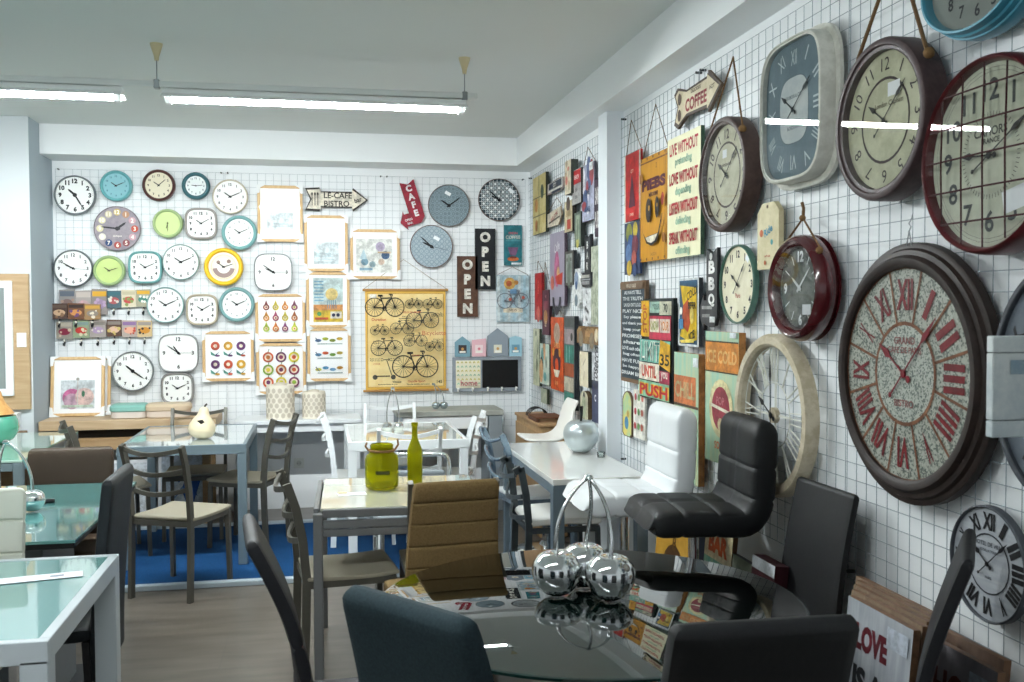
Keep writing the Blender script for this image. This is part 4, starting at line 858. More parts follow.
def a_s8(A):
    A.r(-.46, -.46, .46, .42, M('#2e3a42', .6, 'mottle', '#38454d', 12))
    ls = ['ALWAYS TELL', 'THE TRUTH', 'LAUGH OUT LOUD', 'PLAY NICE', 'Say please', 'and thank you', 'keep your', 'PROMISES', 'share', 'LOVE each other', 'hug often', 'HAVE FUN', 'be happy', 'DREAM BIG']
    for i, s_ in enumerate(ls): A.t(s_, 0, .39-.061*i, .036, '#d8dcdc', w=.8 if i % 2 else .7, bold=.03)
    A.r(-.46, .425, .46, .49, '#6d5540').t('HOUSE RULES', 0, .455, .035, '#c8bfb0', maxw=.7)
sign('R', (621, 280, 645.5, 386), 'dark slate sign full of white lettering with a wooden top, beside the pilaster', M('#7a6048', .7, 'wood', '#6a523c', 14), a_s8, depth=.02, edge='#6b543e')
def a_s9(A):
    A.r(-.48, -.49, .48, .49, '#1f2a2c').r(-.46, .12, -.2, .48, '#d9a51e').t('STOP', -.33, .3, .12, '#b04a20', rot=PI/2, maxw=.3).r(-.18, .36, .2, .47, '#9fc0b0').r(.12, .34, .46, .47, '#c9c8b0').t('YOUR', .02, .42, .06, '#5a7a70', maxw=.3).t('70', .3, .405, .085, '#2e3a3a', maxw=.3)
    A.r(-.18, .1, .46, .33, '#b8304a').r(-.15, .17, .12, .3, '#e6dcc8').t('KNOW', -.015, .235, .09, '#9aa04a', maxw=.24).r(.15, .17, .44, .3, '#e0cfc0').t('YOUR', .295, .235, .09, '#d0782c', maxw=.24)
    A.r(-.46, -.13, .46, .09, '#7fc3b0').t('LIMITS', -.08, -.02, .2, '#f0efe2', w=.66, bold=.03).t('LIMITS', -.065, -.025, .2, '#2f7a74', w=.66, bold=.0).p([(.18, .1), (.46, .06), (.46, -.2), (.14, -.14)], '#e0ac28').t('35', .31, -.09, .11, '#22211e', bold=.02, w=.26)
    A.r(-.46, -.31, .16, -.14, '#e9e2d0').t('UNTIL', -.15, -.225, .12, '#c8442e', maxw=.56, bold=.04).r(.17, -.33, .46, -.2, '#a8304e').t('you', .31, -.25, .09, '#e8dfd0', maxw=.26).r(-.46, -.48, .46, -.32, '#8cc7a4').t('PUSH', .012, -.403, .125, '#e3b428', w=.88, bold=.09).t('PUSH', 0, -.41, .12, '#c8202e', w=.84, bold=.03)
sign('R', (640, 298, 673.5, 405), 'multicoloured sign reading KNOW YOUR LIMITS UNTIL you PUSH', '#1f2a2c', a_s9, depth=.02, edge='#15201f')
def a_s10(A):
    A.r(-.44, -.47, .44, .47, '#24506e').p([(-.4, .4), (.4, .36), (.42, -.4), (.1, -.44), (-.4, -.36), (-.2, 0)], '#d9b31c').p([(-.25, .1), (0, .2), (.15, -.1), (0, -.3), (-.3, -.2)], '#b04822').t('COLD', .18, .28, .12, '#2a2418', rot=.3, maxw=.5).t('BEER', .2, .1, .1, '#2a2418', maxw=.5).c(.2, -.05, .1, '#e8d068', .15).t('ICE', .2, -.34, .12, '#2a2418', rot=.3, maxw=.5).p([(-.4, -.42), (.35, -.38), (.3, -.44), (-.3, -.46)], '#f0d860').c(-.32, .02, .07, '#f2f0e6').r(-.42, -.25, -.2, -.1, '#4a8ab8')
sign('R', (678.5, 277.4, 699, 347.2), 'blue framed sign with yellow splash artwork left of the BBQ arrow', '#dfe4e4', a_s10, depth=.02, edge='#3a3f44')
AQ = M('#8cc3b4', .6, 'woodv', '#c2c79e', 7)
def a_s11(A):
    A.r(-.5, .1, .4, .32, '#d87f4e').t('CHILL', -.05, .21, .13, '#c2b88a', maxw=.8).r(-.5, .08, .5, .1, '#5a4a3a').t('out', 0, 0, .07, '#d8a0a0', maxw=.6).r(.3, .4, .5, .47, '#e6ecee').t('RELAX', 0, -.2, .08, '#c86a44')
    for i in range(4): A.l(-.4+.2*i, -.5, -.4+.2*i, -.1, .02, '#7ab0a4')
sign('R', (674, 351.6, 698.7, 487), 'tall aqua plank sign with orange band behind the white bar stool', AQ, a_s11, depth=.03, edge='#b07a44')
def a_s12(A):
    A.r(-.5, .2, .5, .42, '#d88a3c').t('ICE COLD', 0, .31, .1, '#e8b874', maxw=.9, bold=.03); A.r(-.5, .19, .5, .2, '#4a4436').r(-.5, .42, .5, .43, '#4a4436')
    A.c(0, -.08, .36, '#e3d9a6').c(0, -.08, .27, '#9a3a48').l(-.3, -.06, .3, -.1, .04, '#e6e2cc').c(0, -.2, .08, '#d8c8a0').t('POP', 0, -.02, .06, '#c87880').t('SODA', 0, -.36, .06, '#d0703c', bold=.04, maxw=.6).r(.28, .46, .46, .5, '#e6ecee')
sign('R', (705.3, 331, 739, 471), 'tall aqua plank sign with orange band and red bottle cap', AQ, a_s12, depth=.03, edge='#b07a44')
surf = [(.5*math.cos(PI*k/10)*(1), .38+.12*math.sin(PI*k/10)) for k in range(11)]
surf = [(-.5, -.44), (-.3, -.5), (.3, -.5), (.5, -.44), (.5, .3), (.38, .4), (.2, .47), (0, .5), (-.2, .47), (-.38, .4), (-.5, .3)]
def a_surf(A): A.p([(x*.8, z*.96) for x, z in surf], M('#8fc0a0', .5, 'mottle', '#d9c86a', 4)).c(-.05, -.2, .2, '#4a8ab0').c(.1, 0, .12, '#d9b65a')
t, q = sign('R', (622.3, 389.6, 632.4, 438.6), 'small green surfboard shaped board hanging beside the pilaster', '#6a5440', a_surf, shape=surf, depth=.012)
def a_lf(A):
    for k in range(9): A.c(-.3+.3*(k % 3), .35-.3*(k//3), .1, ['#b8404a', '#6a9a5a', '#c86a5a'][k % 3])
sign('R', (633.5, 389, 645, 441), 'narrow white board with red and green flowers beside the green surfboard', '#e9e7dc', a_lf, depth=.012)
# whitewashed plank sign sticking out of the wall at the right edge
Yb = 1.86; pl = onY(993, 385, Yb); pt = onY(1006, 335.5, Yb); pb = onY(1006, 438, Yb)
t = thing('projecting_sign', 'whitewashed rough plank sign sticking out from the wall at the right edge', 'sign', ((pl[0]+XW-.03)/2, Yb, (pt[2]+pb[2])/2), 0)
bw, bh = XW-.03-pl[0], pt[2]-pb[2]
WW = M('#c9cfce', .8, 'mottle', '#b3bdc0', 7, bump=.4)
for a_, b_ in ((.5, .33), (.33, -.33), (-.33, -.5)): MB().box((0, .012, bh*(a_+b_)/2), (bw, .022, bh*(a_-b_)-.002), WW, bev=.002).obj('plank', t, smooth=False)
MB().rect(-bw*.36, bh*.12, bw*.4, bh*.26, -.0005, M('#8499a6', .8, 'mottle', '#a8b2b4', 12)).obj('faded_lettering', t, smooth=False)
MB().box((bw/2+.014, .012, 0), (.03, .03, bh*.5), STEEL, bev=.003).obj('wall_bracket', t, smooth=False)

# signs between the corner and the pilaster ---------------------------
def F_(bb, label, base, art=None, **k): return sign('R', bb, label, base, art, group='F', **k)
def blots(cs, n=8, seed=0):
    def f(A):
        rn = random.Random(seed)
        for i in range(n): A.c(rn.uniform(-.35, .35), .42-.84*i/n, rn.uniform(.08, .2), cs[i % len(cs)], rn.uniform(.08, .3))
    return f
def lines(ss, c, c2=None):
    def f(A):
        n = len(ss)
        for i, s_ in enumerate(ss): A.t(s_, 0, .42-.84*(i+.5)/n, .6/n, c if not c2 or i % 2 == 0 else c2, maxw=.84, bold=.03)
    return f
F_((532.9, 171.5, 545.8, 235.7), 'tan map panel of several tiles nearest the corner, top left of the far signs', M('#b5a66a', .6, 'mottle', '#c9bb86', 9), lambda A: (A.r(-.03, -.5, .01, .5, '#6f6a44'), A.r(-.5, .12, .5, .14, '#7c7650'), A.r(-.5, -.2, .5, -.18, '#7c7650'), A.c(.25, .2, .12, '#4e5a44'), A.c(-.2, 0, .12, '#c08a4a'), A.c(-.2, -.35, .1, '#b07840')), depth=.025, edge='#2c3026')
F_((547, 175, 563.4, 197), 'navy and white plate reading CITY with wavy outline near the corner', '#8f8078', lambda A: (A.r(-.42, -.3, .45, .4, '#d8d5cc'), A.r(-.36, -.12, .4, .36, '#333a4c'), A.t('CITY', 0, .12, .3, '#e6e4dc'), A.r(-.2, -.45, .35, -.28, '#2a3044')), depth=.012, shape=[(-.5, -.4), (.2, -.5), (.5, -.3), (.5, .4), (.2, .5), (-.45, .4)])
F_((565, 158.8, 571, 195.5), 'narrow thick cream board high beside the red and grey sign', '#d9cdb4', blots(['#b8a88a', '#c87a6a'], 5, 3), depth=.05, edge='#3a3f3a')
F_((572.3, 167, 581, 205.6), 'red topped grey sign hanging high between two boards', '#a9a6a4', lambda A: (A.r(-.48, .08, .48, .48, '#b3242a'), A.t('BEACH', 0, .28, .12, '#f0dcd8'), A.t('SURF', 0, -.1, .1, '#5a5a5c'), A.t('SUN', 0, -.3, .1, '#5a5a5c')), depth=.03, edge='#33302f')
F_((581.7, 160.7, 594.2, 222.8), 'pale lilac poster board with scattered letters hanging by a string', '#b4b7cc', lambda A: (blots(['#5a6a90', '#a04a50', '#e6e4ea'], 9, 5)(A), A.t('LOVE', 0, .0, .1, '#3f4a6c'), A.t('HOME', 0, -.3, .1, '#5a6a90'), A.r(.2, .36, .48, .5, '#e9f0ee')), depth=.015, string=(588.5, 147), edge='#4a4650')
F_((594.8, 178, 599.2, 237), 'dark plum sign partly hidden by the pilaster', '#3c2c3c', lines(['BAR', 'PUB'], '#d8d4d0'), depth=.02)
F_((547.5, 205.6, 561.4, 228.5), 'cream pennant tag with red lettering hanging by a string', '#d8cdb8', lambda A: (A.t('WELCOME', 0, .05, .26, '#a03a34', rot=.25, maxw=.85), A.l(-.4, -.25, .4, -.05, .03, '#5a4a3c')), shape=[(-.5, -.45), (.3, -.5), (.5, 0), (.42, .5), (-.5, .32)], string=(557.5, 197.5), edge='#8a7a64')
F_((564.5, 199.4, 572.3, 233), 'narrow beige panel with a red bottle, in the far group', '#cdbf9c', lambda A: (A.r(-.15, -.42, .3, -.1, '#b04030'), A.c(0, .38, .25, '#5a4a40'), A.r(-.3, .0, .3, .2, '#b09a74')), depth=.03, edge='#2f2a26')
F_((574.5, 211, 581, 247.4), 'grey green narrow framed panel below the red topped sign', '#5c6a60', lambda A: (A.r(-.3, -.42, .3, .42, '#98a590'), A.c(0, -.4, .2, '#c9c060'), A.r(-.1, -.3, .1, .3, '#76836e')), depth=.025, edge='#2a302c')
F_((550, 230, 564.5, 306), 'tall mauve grey corrugated sign with a figure in red', M('#8d8698', .5, 'woodv', '#a49cac', 20), lambda A: (A.t('Cafe', 0, .3, .12, '#e4dfe4', rot=.2), A.c(0, 0, .18, '#c06a90', .3), A.c(.1, -.05, .1, '#e0b07a'), A.p([(-.1, -.1), (.4, -.05), (.35, -.22), (0, -.2)], '#c03c2c'), A.c(-.3, -.18, .12, '#c86a5a'), A.o(0, -.38, .18, .3, '#2c2a38', PI, 2*PI)), depth=.02, edge='#4a3c48')
F_((565, 250, 573.5, 285.7), 'small grey framed picture with a light mat right of the mauve sign', '#4f4d48', lambda A: (A.r(-.36, -.42, .36, .42, '#9aa09a'), A.r(-.3, .2, .3, .3, '#6a6a60'), A.c(0, -.1, .2, '#6f7c70', .5)), depth=.025, edge='#22262a')
F_((572.5, 268, 580.5, 306), 'white bottle shaped board with blue dots in the far group', '#e4e6e4', lambda A: (A.c(0, .22, .24, '#8a9ab4'), A.c(0, .05, .14, '#2f5a8a'), A.c(0, -.35, .2, '#7a8a94')), shape=[(-.5, -.4), (-.3, -.5), (.3, -.5), (.5, -.4), (.5, .2), (.2, .4), (.2, .5), (-.2, .5), (-.2, .4), (-.5, .2)], depth=.02)
F_((584.6, 234, 590.4, 276), 'black banner with vertical letters BAR near the pilaster', '#25272c', lambda A: (A.t('B', 0, .25, .18, '#e8e6e2', maxw=.7), A.t('A', 0, 0, .18, '#e8e6e2', maxw=.7), A.t('R', 0, -.26, .18, '#e8e6e2', maxw=.7)), shape=[(-.5, -.5), (.5, -.5), (.5, .5), (0, .42), (-.5, .5)], depth=.02)
F_((580.5, 272, 590.5, 287), 'two stacked dark arrow boards under the BAR banner', '#33343a', lambda A: (A.r(-.4, .12, .4, .34, '#b8b4ac'), A.r(-.4, -.36, .4, -.1, '#8f8f90'), A.r(-.5, -.02, .5, .02, '#d8dade')), depth=.03, shape=[(-.5, 0), (-.3, -.5), (.5, -.5), (.5, .5), (-.3, .5)])
F_((534.8, 272.4, 541.9, 320), 'narrow bright red board hanging by a string nearest the corner', '#c21c20', lambda A: (A.t('LOVE', 0, .2, .09, '#e88a70', rot=PI/2, maxw=.5), A.c(0, -.38, .25, '#e07060')), depth=.02, string=(538.5, 261), edge='#7a1014')
F_((542.4, 289.5, 549.4, 335.5), 'dark maroon narrow sign right of the bright red board', '#5c2638', lambda A: (A.t('W', 0, .35, .08, '#c88a90'), A.c(0, -.1, .25, '#c08a50'), A.t('LE', 0, -.25, .12, '#e0c8b0'), A.r(-.3, .05, .3, .25, '#8a4050')), depth=.02, string=(545.5, 262), edge='#2c1420')
F_((591, 245, 599.5, 325), 'tall grey green leaf patterned board touching the pilaster', M('#8a9280', .6, 'mottle', '#b8bca8', 22), None, depth=.015)
F_((583, 287, 591, 323), 'white board with black handwriting below the arrow boards', '#e6e8ea', lambda A: [A.t(s_, 0, z, .12, '#3a3c44', rot=-.4) for s_, z in (('life', .35), ('is', .1), ('now', -.15), ('fun', -.38))], depth=.01)
F_((550.8, 317, 563.6, 392.5), 'bright orange sign with a dark moustached face under the mauve sign', '#d8541a', lambda A: (A.c(0, .28, .25, '#b9a08c', .2), A.t('BARBER', 0, .12, .07, '#f0b070'), A.c(0, -.1, .3, '#4a2a38', .24), A.c(0, -.16, .14, '#e0501c'), A.p([(-.25, -.22), (.25, -.22), (.12, -.32), (-.12, -.32)], '#f2e6d2'), A.t('SHOP', 0, -.4, .05, '#f0b070'), A.c(-.25, .02, .08, '#e8a030'), A.c(.25, .02, .08, '#e8a030')), depth=.015, string=(557, 306.5), edge='#8a3412')
F_((564.2, 316, 574.5, 411), 'tall sign of grey, teal and rust squares behind the shell chair', '#6a6e72', lambda A: (A.r(-.46, .38, .46, .48, '#4c5452'), A.r(-.46, .2, .46, .36, '#a89a9c'), A.r(-.46, -.0, .46, .19, '#3a8476'), A.r(-.46, -.15, .46, -.01, '#a4502e'), A.r(-.46, -.31, .46, -.16, '#c4bda8'), A.r(-.46, -.48, .46, -.32, '#3f8a7c'), A.l(-.2, 0, -.2, .18, .05, '#8fc4b8'), A.l(.1, 0, .1, .18, .05, '#8fc4b8'), A.c(.3, .28, .1, '#33302c')), depth=.03, edge='#22262a')
F_((577, 325, 599, 345.5), 'brown wooden rack with small roof shapes touching the pilaster', M('#6b5038', .7, 'mottle', '#9a7c56', 12), lambda A: (A.r(-.1, -.1, .2, .2, '#b88a58'), A.c(-.3, -.25, .1, '#8a7c68'), A.c(.2, -.3, .1, '#8a7c68'), A.c(.4, 0, .08, '#d8c8a8')), depth=.04, shape=[(-.5, -.5), (.5, -.5), (.5, .2), (.4, .45), (.3, .2), (.2, .45), (.1, .2), (0, .45), (-.1, .2), (-.2, .45), (-.3, .2), (-.4, .45), (-.5, .2)])
F_((533.2, 328.5, 539.5, 386.5), 'narrow pale green cream board nearest the corner, low', M('#b5bda0', .6, 'mottle', '#d4d4ba', 14), blots(['#8c967c', '#c9cdb4'], 6, 9), depth=.02, edge='#3a4034')
F_((540, 343, 549.3, 386), 'pale aqua board with small black motifs, low beside the orange sign', M('#b4ccc0', .6, 'mottle', '#d6dccc', 12), blots(['#4a5450', '#e0b080', '#7ab8b4', '#a8b8a4'], 7, 11), depth=.02, edge='#4c5048')
F_((541, 387.5, 547, 404.5), 'small grey green block hung lowest near the corner', M('#96a08e', .6, 'mottle', '#b8bca6', 20), None, depth=.02, edge='#3a4034')
F_((579.6, 351, 588.2, 388), 'beige sandy board with faint sketch under the wooden rack', M('#cfc3a8', .6, 'mottle', '#dcd2ba', 12), lambda A: (A.l(-.1, .1, .2, .3, .04, '#a09078'), A.l(0, -.3, .1, -.05, .04, '#a09078')), depth=.045, edge='#2c302e')
F_((592, 352, 599.3, 424), 'dark blue and white script board lowest against the pilaster', '#3c4260', lambda A: (A.r(-.5, .1, .5, .5, '#dcdee2'), A.t('Prosecco', 0, .3, .3, '#4a4a50', rot=PI/2-.2, maxw=1.6), A.t('c', 0, -.15, .1, '#e6e8ee')), depth=.02)
F_((580.2, 389.5, 588, 421), 'small beige stone shaped board with a dark edge beside the silver apple', '#c4bfa4', lambda A: (A.c(0, .3, .15, '#4a4a44'), A.c(0, -.1, .25, '#a8b094', .4)), shape=surf, depth=.03, edge='#5a4a34')

# ------------------------------------------------------------------ floor mat
RUG = M('#0d4474', .9, 'fabric', '#0a3358')
t = thing('blue_carpet', 'blue carpet strip with silver edging under the dining tables', 'carpet', (-.25, 6.64, 0), 0)
MB().box((0, 0, .008), (2.6, 1.52, .016), RUG, bev=.003).obj('carpet_pile', t, smooth=False)
for s_ in (-1, 1): MB().box((0, s_*.79, .016), (2.6, .05, .032), M('#a9b6be', .45), bev=.004).obj('edge_strip', t, smooth=False)

# ------------------------------------------------------------------ tables
def leg_table(name, label, x0, x1, y0, y1, z=.75, leg=.05, rail=.05, fm=None, top=None, toph=.012, inset=.0, rz=0., over=0., cat='table', flush=True, glassy=None):
    cx, cy = (x0+x1)/2, (y0+y1)/2; w, d = x1-x0, y1-y0
    t = thing(name, label, cat, (cx, cy, 0), rz); zt = z-toph
    for sx in (-1, 1):
        for sy in (-1, 1): MB().box((sx*(w/2-leg/2), sy*(d/2-leg/2), zt/2), (leg, leg, zt), fm, bev=.003).obj('leg', t, smooth=False)
    for s_ in (-1, 1):
        MB().box((0, s_*(d/2-leg*.45), zt-rail/2-.0005), (w-2*leg, leg*.8, rail), fm, bev=.002).obj('apron', t, smooth=False)
        MB().box((s_*(w/2-leg*.45), 0, zt-rail/2-.0005), (leg*.8, d-2*leg, rail), fm, bev=.002).obj('apron', t, smooth=False)
    if top: MB().box((0, 0, z-toph/2), (w+2*over, d+2*over, toph), top, bev=.002).obj('tabletop', t, smooth=False)
    return t
WHT = M('#bcc5c9', .35); AQUA = M('#a6cfc8', .06, coat=1.); 
def rim_table(name, label, x0, x1, y0, y1, fm, gm, leg=.07, z=.75, rim=.03):
    cx, cy = (x0+x1)/2, (y0+y1)/2; w, d = x1-x0, y1-y0; t = thing(name, label, 'table', (cx, cy, .016 if y0 > 6 else 0))
    for sx in (-1, 1):
        for sy in (-1, 1): MB().box((sx*(w/2-leg/2), sy*(d/2-leg/2), (z-.001)/2-.025), (leg, leg, z-.05), fm, bev=.003).obj('leg', t, smooth=False)
    for s_ in (-1, 1):
        MB().box((0, s_*(d/2-rim/2), z-.03), (w, rim, .06), fm, bev=.002).obj('frame_rail', t, smooth=False)
        MB().box((s_*(w/2-rim/2), 0, z-.03), (rim, d-2*rim, .06), fm, bev=.002).obj('frame_rail', t, smooth=False)
    MB().box((0, 0, z-.008), (w-2*rim, d-2*rim, .012), gm, bev=.001).obj('glass_top', t, smooth=False)
    return t
rim_table('glass_topped_table', 'white framed table with pale aqua glass top, nearest on the left', -2.2, -.69, 2.68, 3.60, WHT, M('#74a5a1', .04, coat=1.))
t = thing('paper_label', 'white printed paper strip lying on the nearest aqua glass table', 'label', onZ(38, 578, .7505).tolist(), math.radians(12)); A_ = MB(); A_.box((0, 0, .0006), (.26, .07, .001), M('#e6eaf0', .6)); A_.obj('paper', t, smooth=False); MB().box((.055, 0, .0014), (.04, .02, .0006), M('#8a90a0', .6)).obj('printed_line', t, smooth=False)
TEAL = M('#2f6a6a', .05, coat=1.)
t = thing('teal_glass_table', 'dark teal glass table with a black edge and grey pedestal, behind the white chair', 'table', (-1.5, 4.475, 0))
MB().box((0, 0, .744), (1.22, 1.25, .012), M('#568b88', .05, coat=1.), bev=.001).obj('glass_top', t, smooth=False); MB().box((0, 0, .727), (1.21, 1.24, .02), BLACK, bev=.002).obj('under_frame', t, smooth=False)
MB().box((0, -.2, .367), (.9, .5, .697), M('#6d7276', .5), bev=.006).obj('pedestal', t, smooth=False); MB().box((0, -.2, .012), (1.0, .7, .022), M('#3c4043', .5), bev=.004).obj('foot_plate', t, smooth=False)
leg_table('green_glass_table', 'pale green glass table with grey legs under the teal pear, far left', -2.6, -1.655, 5.97, 7.3, fm=M('#6f7f84', .4), top=M('#b3d4c4', .05, coat=1.), toph=.014)
rim_table('reflective_table', 'grey blue metal table with a mirror like glass top under the cream pear', -1.205, -.448, 6.26, 7.37, M('#74868f', .35, metal=.3), M('#a9b8bc', .03, metal=.0, coat=1.), leg=.055, rim=.022)
rim_table('white_dining_table', 'white dining table ringed by white ladder chairs near the back wall', .17, .93, 6.2, 7.2, M('#e4e9ea', .4), M('#dfe4d8', .05, coat=1.), leg=.055, rim=.025)
# extending table with the green bottle
GRY = M('#77797a', .35, metal=.3)
t = thing('extending_table', 'grey metal extending table with glass top carrying the green jar and bottle', 'table', (.369, 4.60, 0), math.radians(-1.7)); w, d = .78, .80
for sx in (-1, 1):
    for sy in (-1, 1): MB().box((sx*(w/2-.02), sy*(d/2-.02), .365), (.04, .04, .73), GRY, bev=.003).obj('leg', t, smooth=False)
for s_ in (-1, 1):
    for z, h_ in ((.731, .034), (.684, .034), (.648, .03)): MB().box((0, s_*(d/2-.012), z), (w-.082, .022, h_), GRY, bev=.003).obj('frame_rail', t, smooth=False)
    MB().box((s_*(w/2-.012), 0, .731), (.022, d-.082, .034), GRY, bev=.003).obj('frame_rail', t, smooth=False); MB().box((s_*(w/2-.015), 0, .665), (.02, d-.082, .06), GRY, bev=.003).obj('frame_rail', t, smooth=False)
MB().box((0, 0, .744), (w-.06, d-.06, .01), M('#c9cabb', .04, coat=1.), bev=.001).obj('glass_top', t, smooth=False)
t = leg_table('laminate_table', 'table with thick white laminate top and grey blue legs beneath the big silver apple', 1.13, 1.625, 4.72, 6.07, leg=.06, rail=.05, fm=M('#6f7f8a', .35, metal=.3), top=M('#e9ebe8', .12, coat=.6), toph=.03)
# round glass table
GT = (.765, 2.745)
t = thing('round_glass_table', 'round clear glass table in the foreground carrying the chrome cherries', 'table', (GT[0], GT[1], 0))
mb = MB(); mb.lathe([(.0, .738), (.608, .738), (.615, .741), (.615, .747), (.608, .75), (.0, .75)], glass_mat('#e2ece8', .0, 1.5, 'table_glass', .22), 96); mb.obj('glass_top', t)
mb = MB(); mb.lathe([(.612, .7385), (.6165, .7405), (.6165, .7475), (.612, .7495)], M('#0f2a26', .1, coat=1.), 96); mb.obj('glass_edge', t)
MB().lathe([(.0, 0), (.27, 0), (.275, .008), (.26, .016), (.06, .03), (.0, .03)], CHROME, 48).obj('base_plate', t)
MB().lathe([(.0, .02), (.055, .02), (.055, .70), (.0, .70)], M('#c6cbce', .12, metal=1.), 32).obj('column', t); MB().lathe([(.0, .70), (.13, .705), (.13, .737), (.0, .7375)], CHROME, 32).obj('top_mount', t)

# ------------------------------------------------------------------ chairs (all face +y in their own frame)
def ladder_chair(label, m, sm, loc, rz, group, wavy=False, top=.86, cush=None, name='ladder_chair'):
    t = thing(name, label, 'chair', loc, rz, group)
    for s in (-1, 1):
        x = s*.185; mb = MB()
        pts = [(x, -.20, 0), (x, -.19, .25), (x, -.185, .45), (x, -.20, .62), (x, -.228, .76), (x, -.262, top)]
        for i in range(len(pts)-1): mb.bar(pts[i], Vector(pts[i+1])+(Vector(pts[i+1])-Vector(pts[i])).normalized()*.003, .022, .036, m, up=(0, 1, 0))
        mb.obj('back_post', t, smooth=False)
        MB().bar((x*1.02, .20, 0), (x*1.0, .19, .43), .024, .024, m, up=(0, 1, 0)).obj('leg', t, smooth=False)
    for z, y in ((top-.015, -.257), (top-.13, -.222), (top-.24, -.201)):
        if wavy: P = [(-.185+.37*i/16, y-.07*math.sin(PI*i/16), z+.03*math.sin(2*PI*i/16)) for i in range(17)]; MB().tube(P, .011, m, 8).obj('back_rail', t)
        else:
            mb = MB(); P = [(-.185+.37*i/8, y-.04*math.sin(PI*i/8), z-.028*math.sin(PI*i/8)) for i in range(9)]
            for i in range(8): mb.bar(P[i], P[i+1], .014, .024, m, up=(0, 0, 1))
            mb.obj('back_rail', t, smooth=False)
    sf = MB()
    for s in (-1, 1): sf.bar((s*.185, -.18, .425), (s*.185, .2, .425), .02, .03, m)
    sf.bar((-.175, -.18, .425), (.175, -.18, .425), .02, .03, m); sf.bar((-.175, .19, .425), (.175, .19, .425), .02, .03, m); sf.obj('seat_frame', t, smooth=False)
    if cush: MB().slab([(-.19, .465), (0, .475), (.215, .465)], .2, .03, cush, N=16, p=4).obj('seat', t)
    else: MB().slab([(-.185, .452), (-.05, .446), (.1, .446), (.215, .455)], .2, .011, sm, N=16, p=8).obj('seat', t)
    return t
TAU = M('#56544c', .4, metal=.3); TSE = M('#979180', .7); TSD = M('#837d6c', .7)
G1 = 'olive grey ladder back chairs around the mirror topped table'
c0 = ladder_chair('olive grey ladder chair with its back to us, nearest the mirror topped table', TAU, TSE, (-.78, 5.81, 0.), math.radians(-26), G1)
dup(c0, (-.86, 7.19, .016), PI, 'olive grey ladder chair on the far side of the mirror topped table')
dup(c0, (-1.33, 6.72, .016), -PI/2+.35, 'olive grey ladder chair left of the mirror topped table, seen edge on')
dup(c0, (-.47, 6.85, .016), PI/2-.38, 'olive grey ladder chair right of the mirror topped table')
dup(c0, (.10, 4.44, 0), -PI/2+.12, 'taupe ladder chair tucked under the left side of the extending table', 'taupe ladder chairs at the extending table')
dup(c0, (.56, 4.42, 0), 0, 'taupe ladder chair at the extending table hidden behind the ochre chair', 'taupe ladder chairs at the extending table')
WM = M('#eef2f3', .35); G2 = 'white ladder back chairs around the white dining table'
w0 = ladder_chair('white ladder chair with its back to us at the white dining table', WM, M('#eceeec', .5), (.53, 6.16, .016), 0, G2)
dup(w0, (.52, 7.24, .016), PI, 'white ladder chair on the far side of the white dining table')
dup(w0, (.83, 6.75, .016), PI/2-.32, 'white ladder chair right of the white dining table, seen edge on')
dup(w0, (.28, 6.78, .016), -PI/2, 'white ladder chair left of the white dining table')
SB = M('#8fa3b3', .22, metal=.7)
ladder_chair('blue grey metal chair with wavy back rails beside the white laminate table', SB, WM, (1.30, 6.0, 0), -PI/2+.15, 'metal chairs beside the white laminate table', wavy=True, top=.84)
ladder_chair('chair with white padded seat and dark leaning posts under the laminate table', M('#4c5458', .35, metal=.4), WM, (1.26, 5.22, 0), -PI/2, 'metal chairs beside the white laminate table', top=.74, cush=M('#e9e9e4', .5))
# chrome tube chair behind the extending table
def tube_chair(label, loc, rz):
    t = thing('chrome_tube_chair', label, 'chair', loc, rz); r = .013
    P = [(-.19, -.2, 0), (-.19, -.2, .7)]+[(-.19+.04*(1-math.cos(a)), -.2-.02, .72+.05*math.sin(a)) for a in (PI/6, PI/3, PI/2)]+[(.15+.04*math.sin(a), -.22, .72+.05*math.cos(a)) for a in (0, PI/6, PI/3)]+[(.19, -.2, .7), (.19, -.2, 0)]
    MB().tube(P, r, CHROME, 10).obj('back_frame', t)
    for s in (-1, 1): MB().tube([(s*.19, .2, 0), (s*.19, .2, .40), (s*.19, .17, .425), (s*.19, -.19, .43)], r, CHROME, 10).obj('leg', t)
    MB().slab([(-.2, .455), (0, .46), (.22, .455)], .2, .025, M('#7b8287', .6), N=14).obj('seat', t)
    MB().slab([(-.212, .52), (-.225, .6), (-.222, .68)], .165, .012, M('#8d959a', .6), N=14).obj('backrest', t)
tube_chair('chrome tube chair with grey pads behind the extending table', (.50, 5.36, 0), PI-.15)

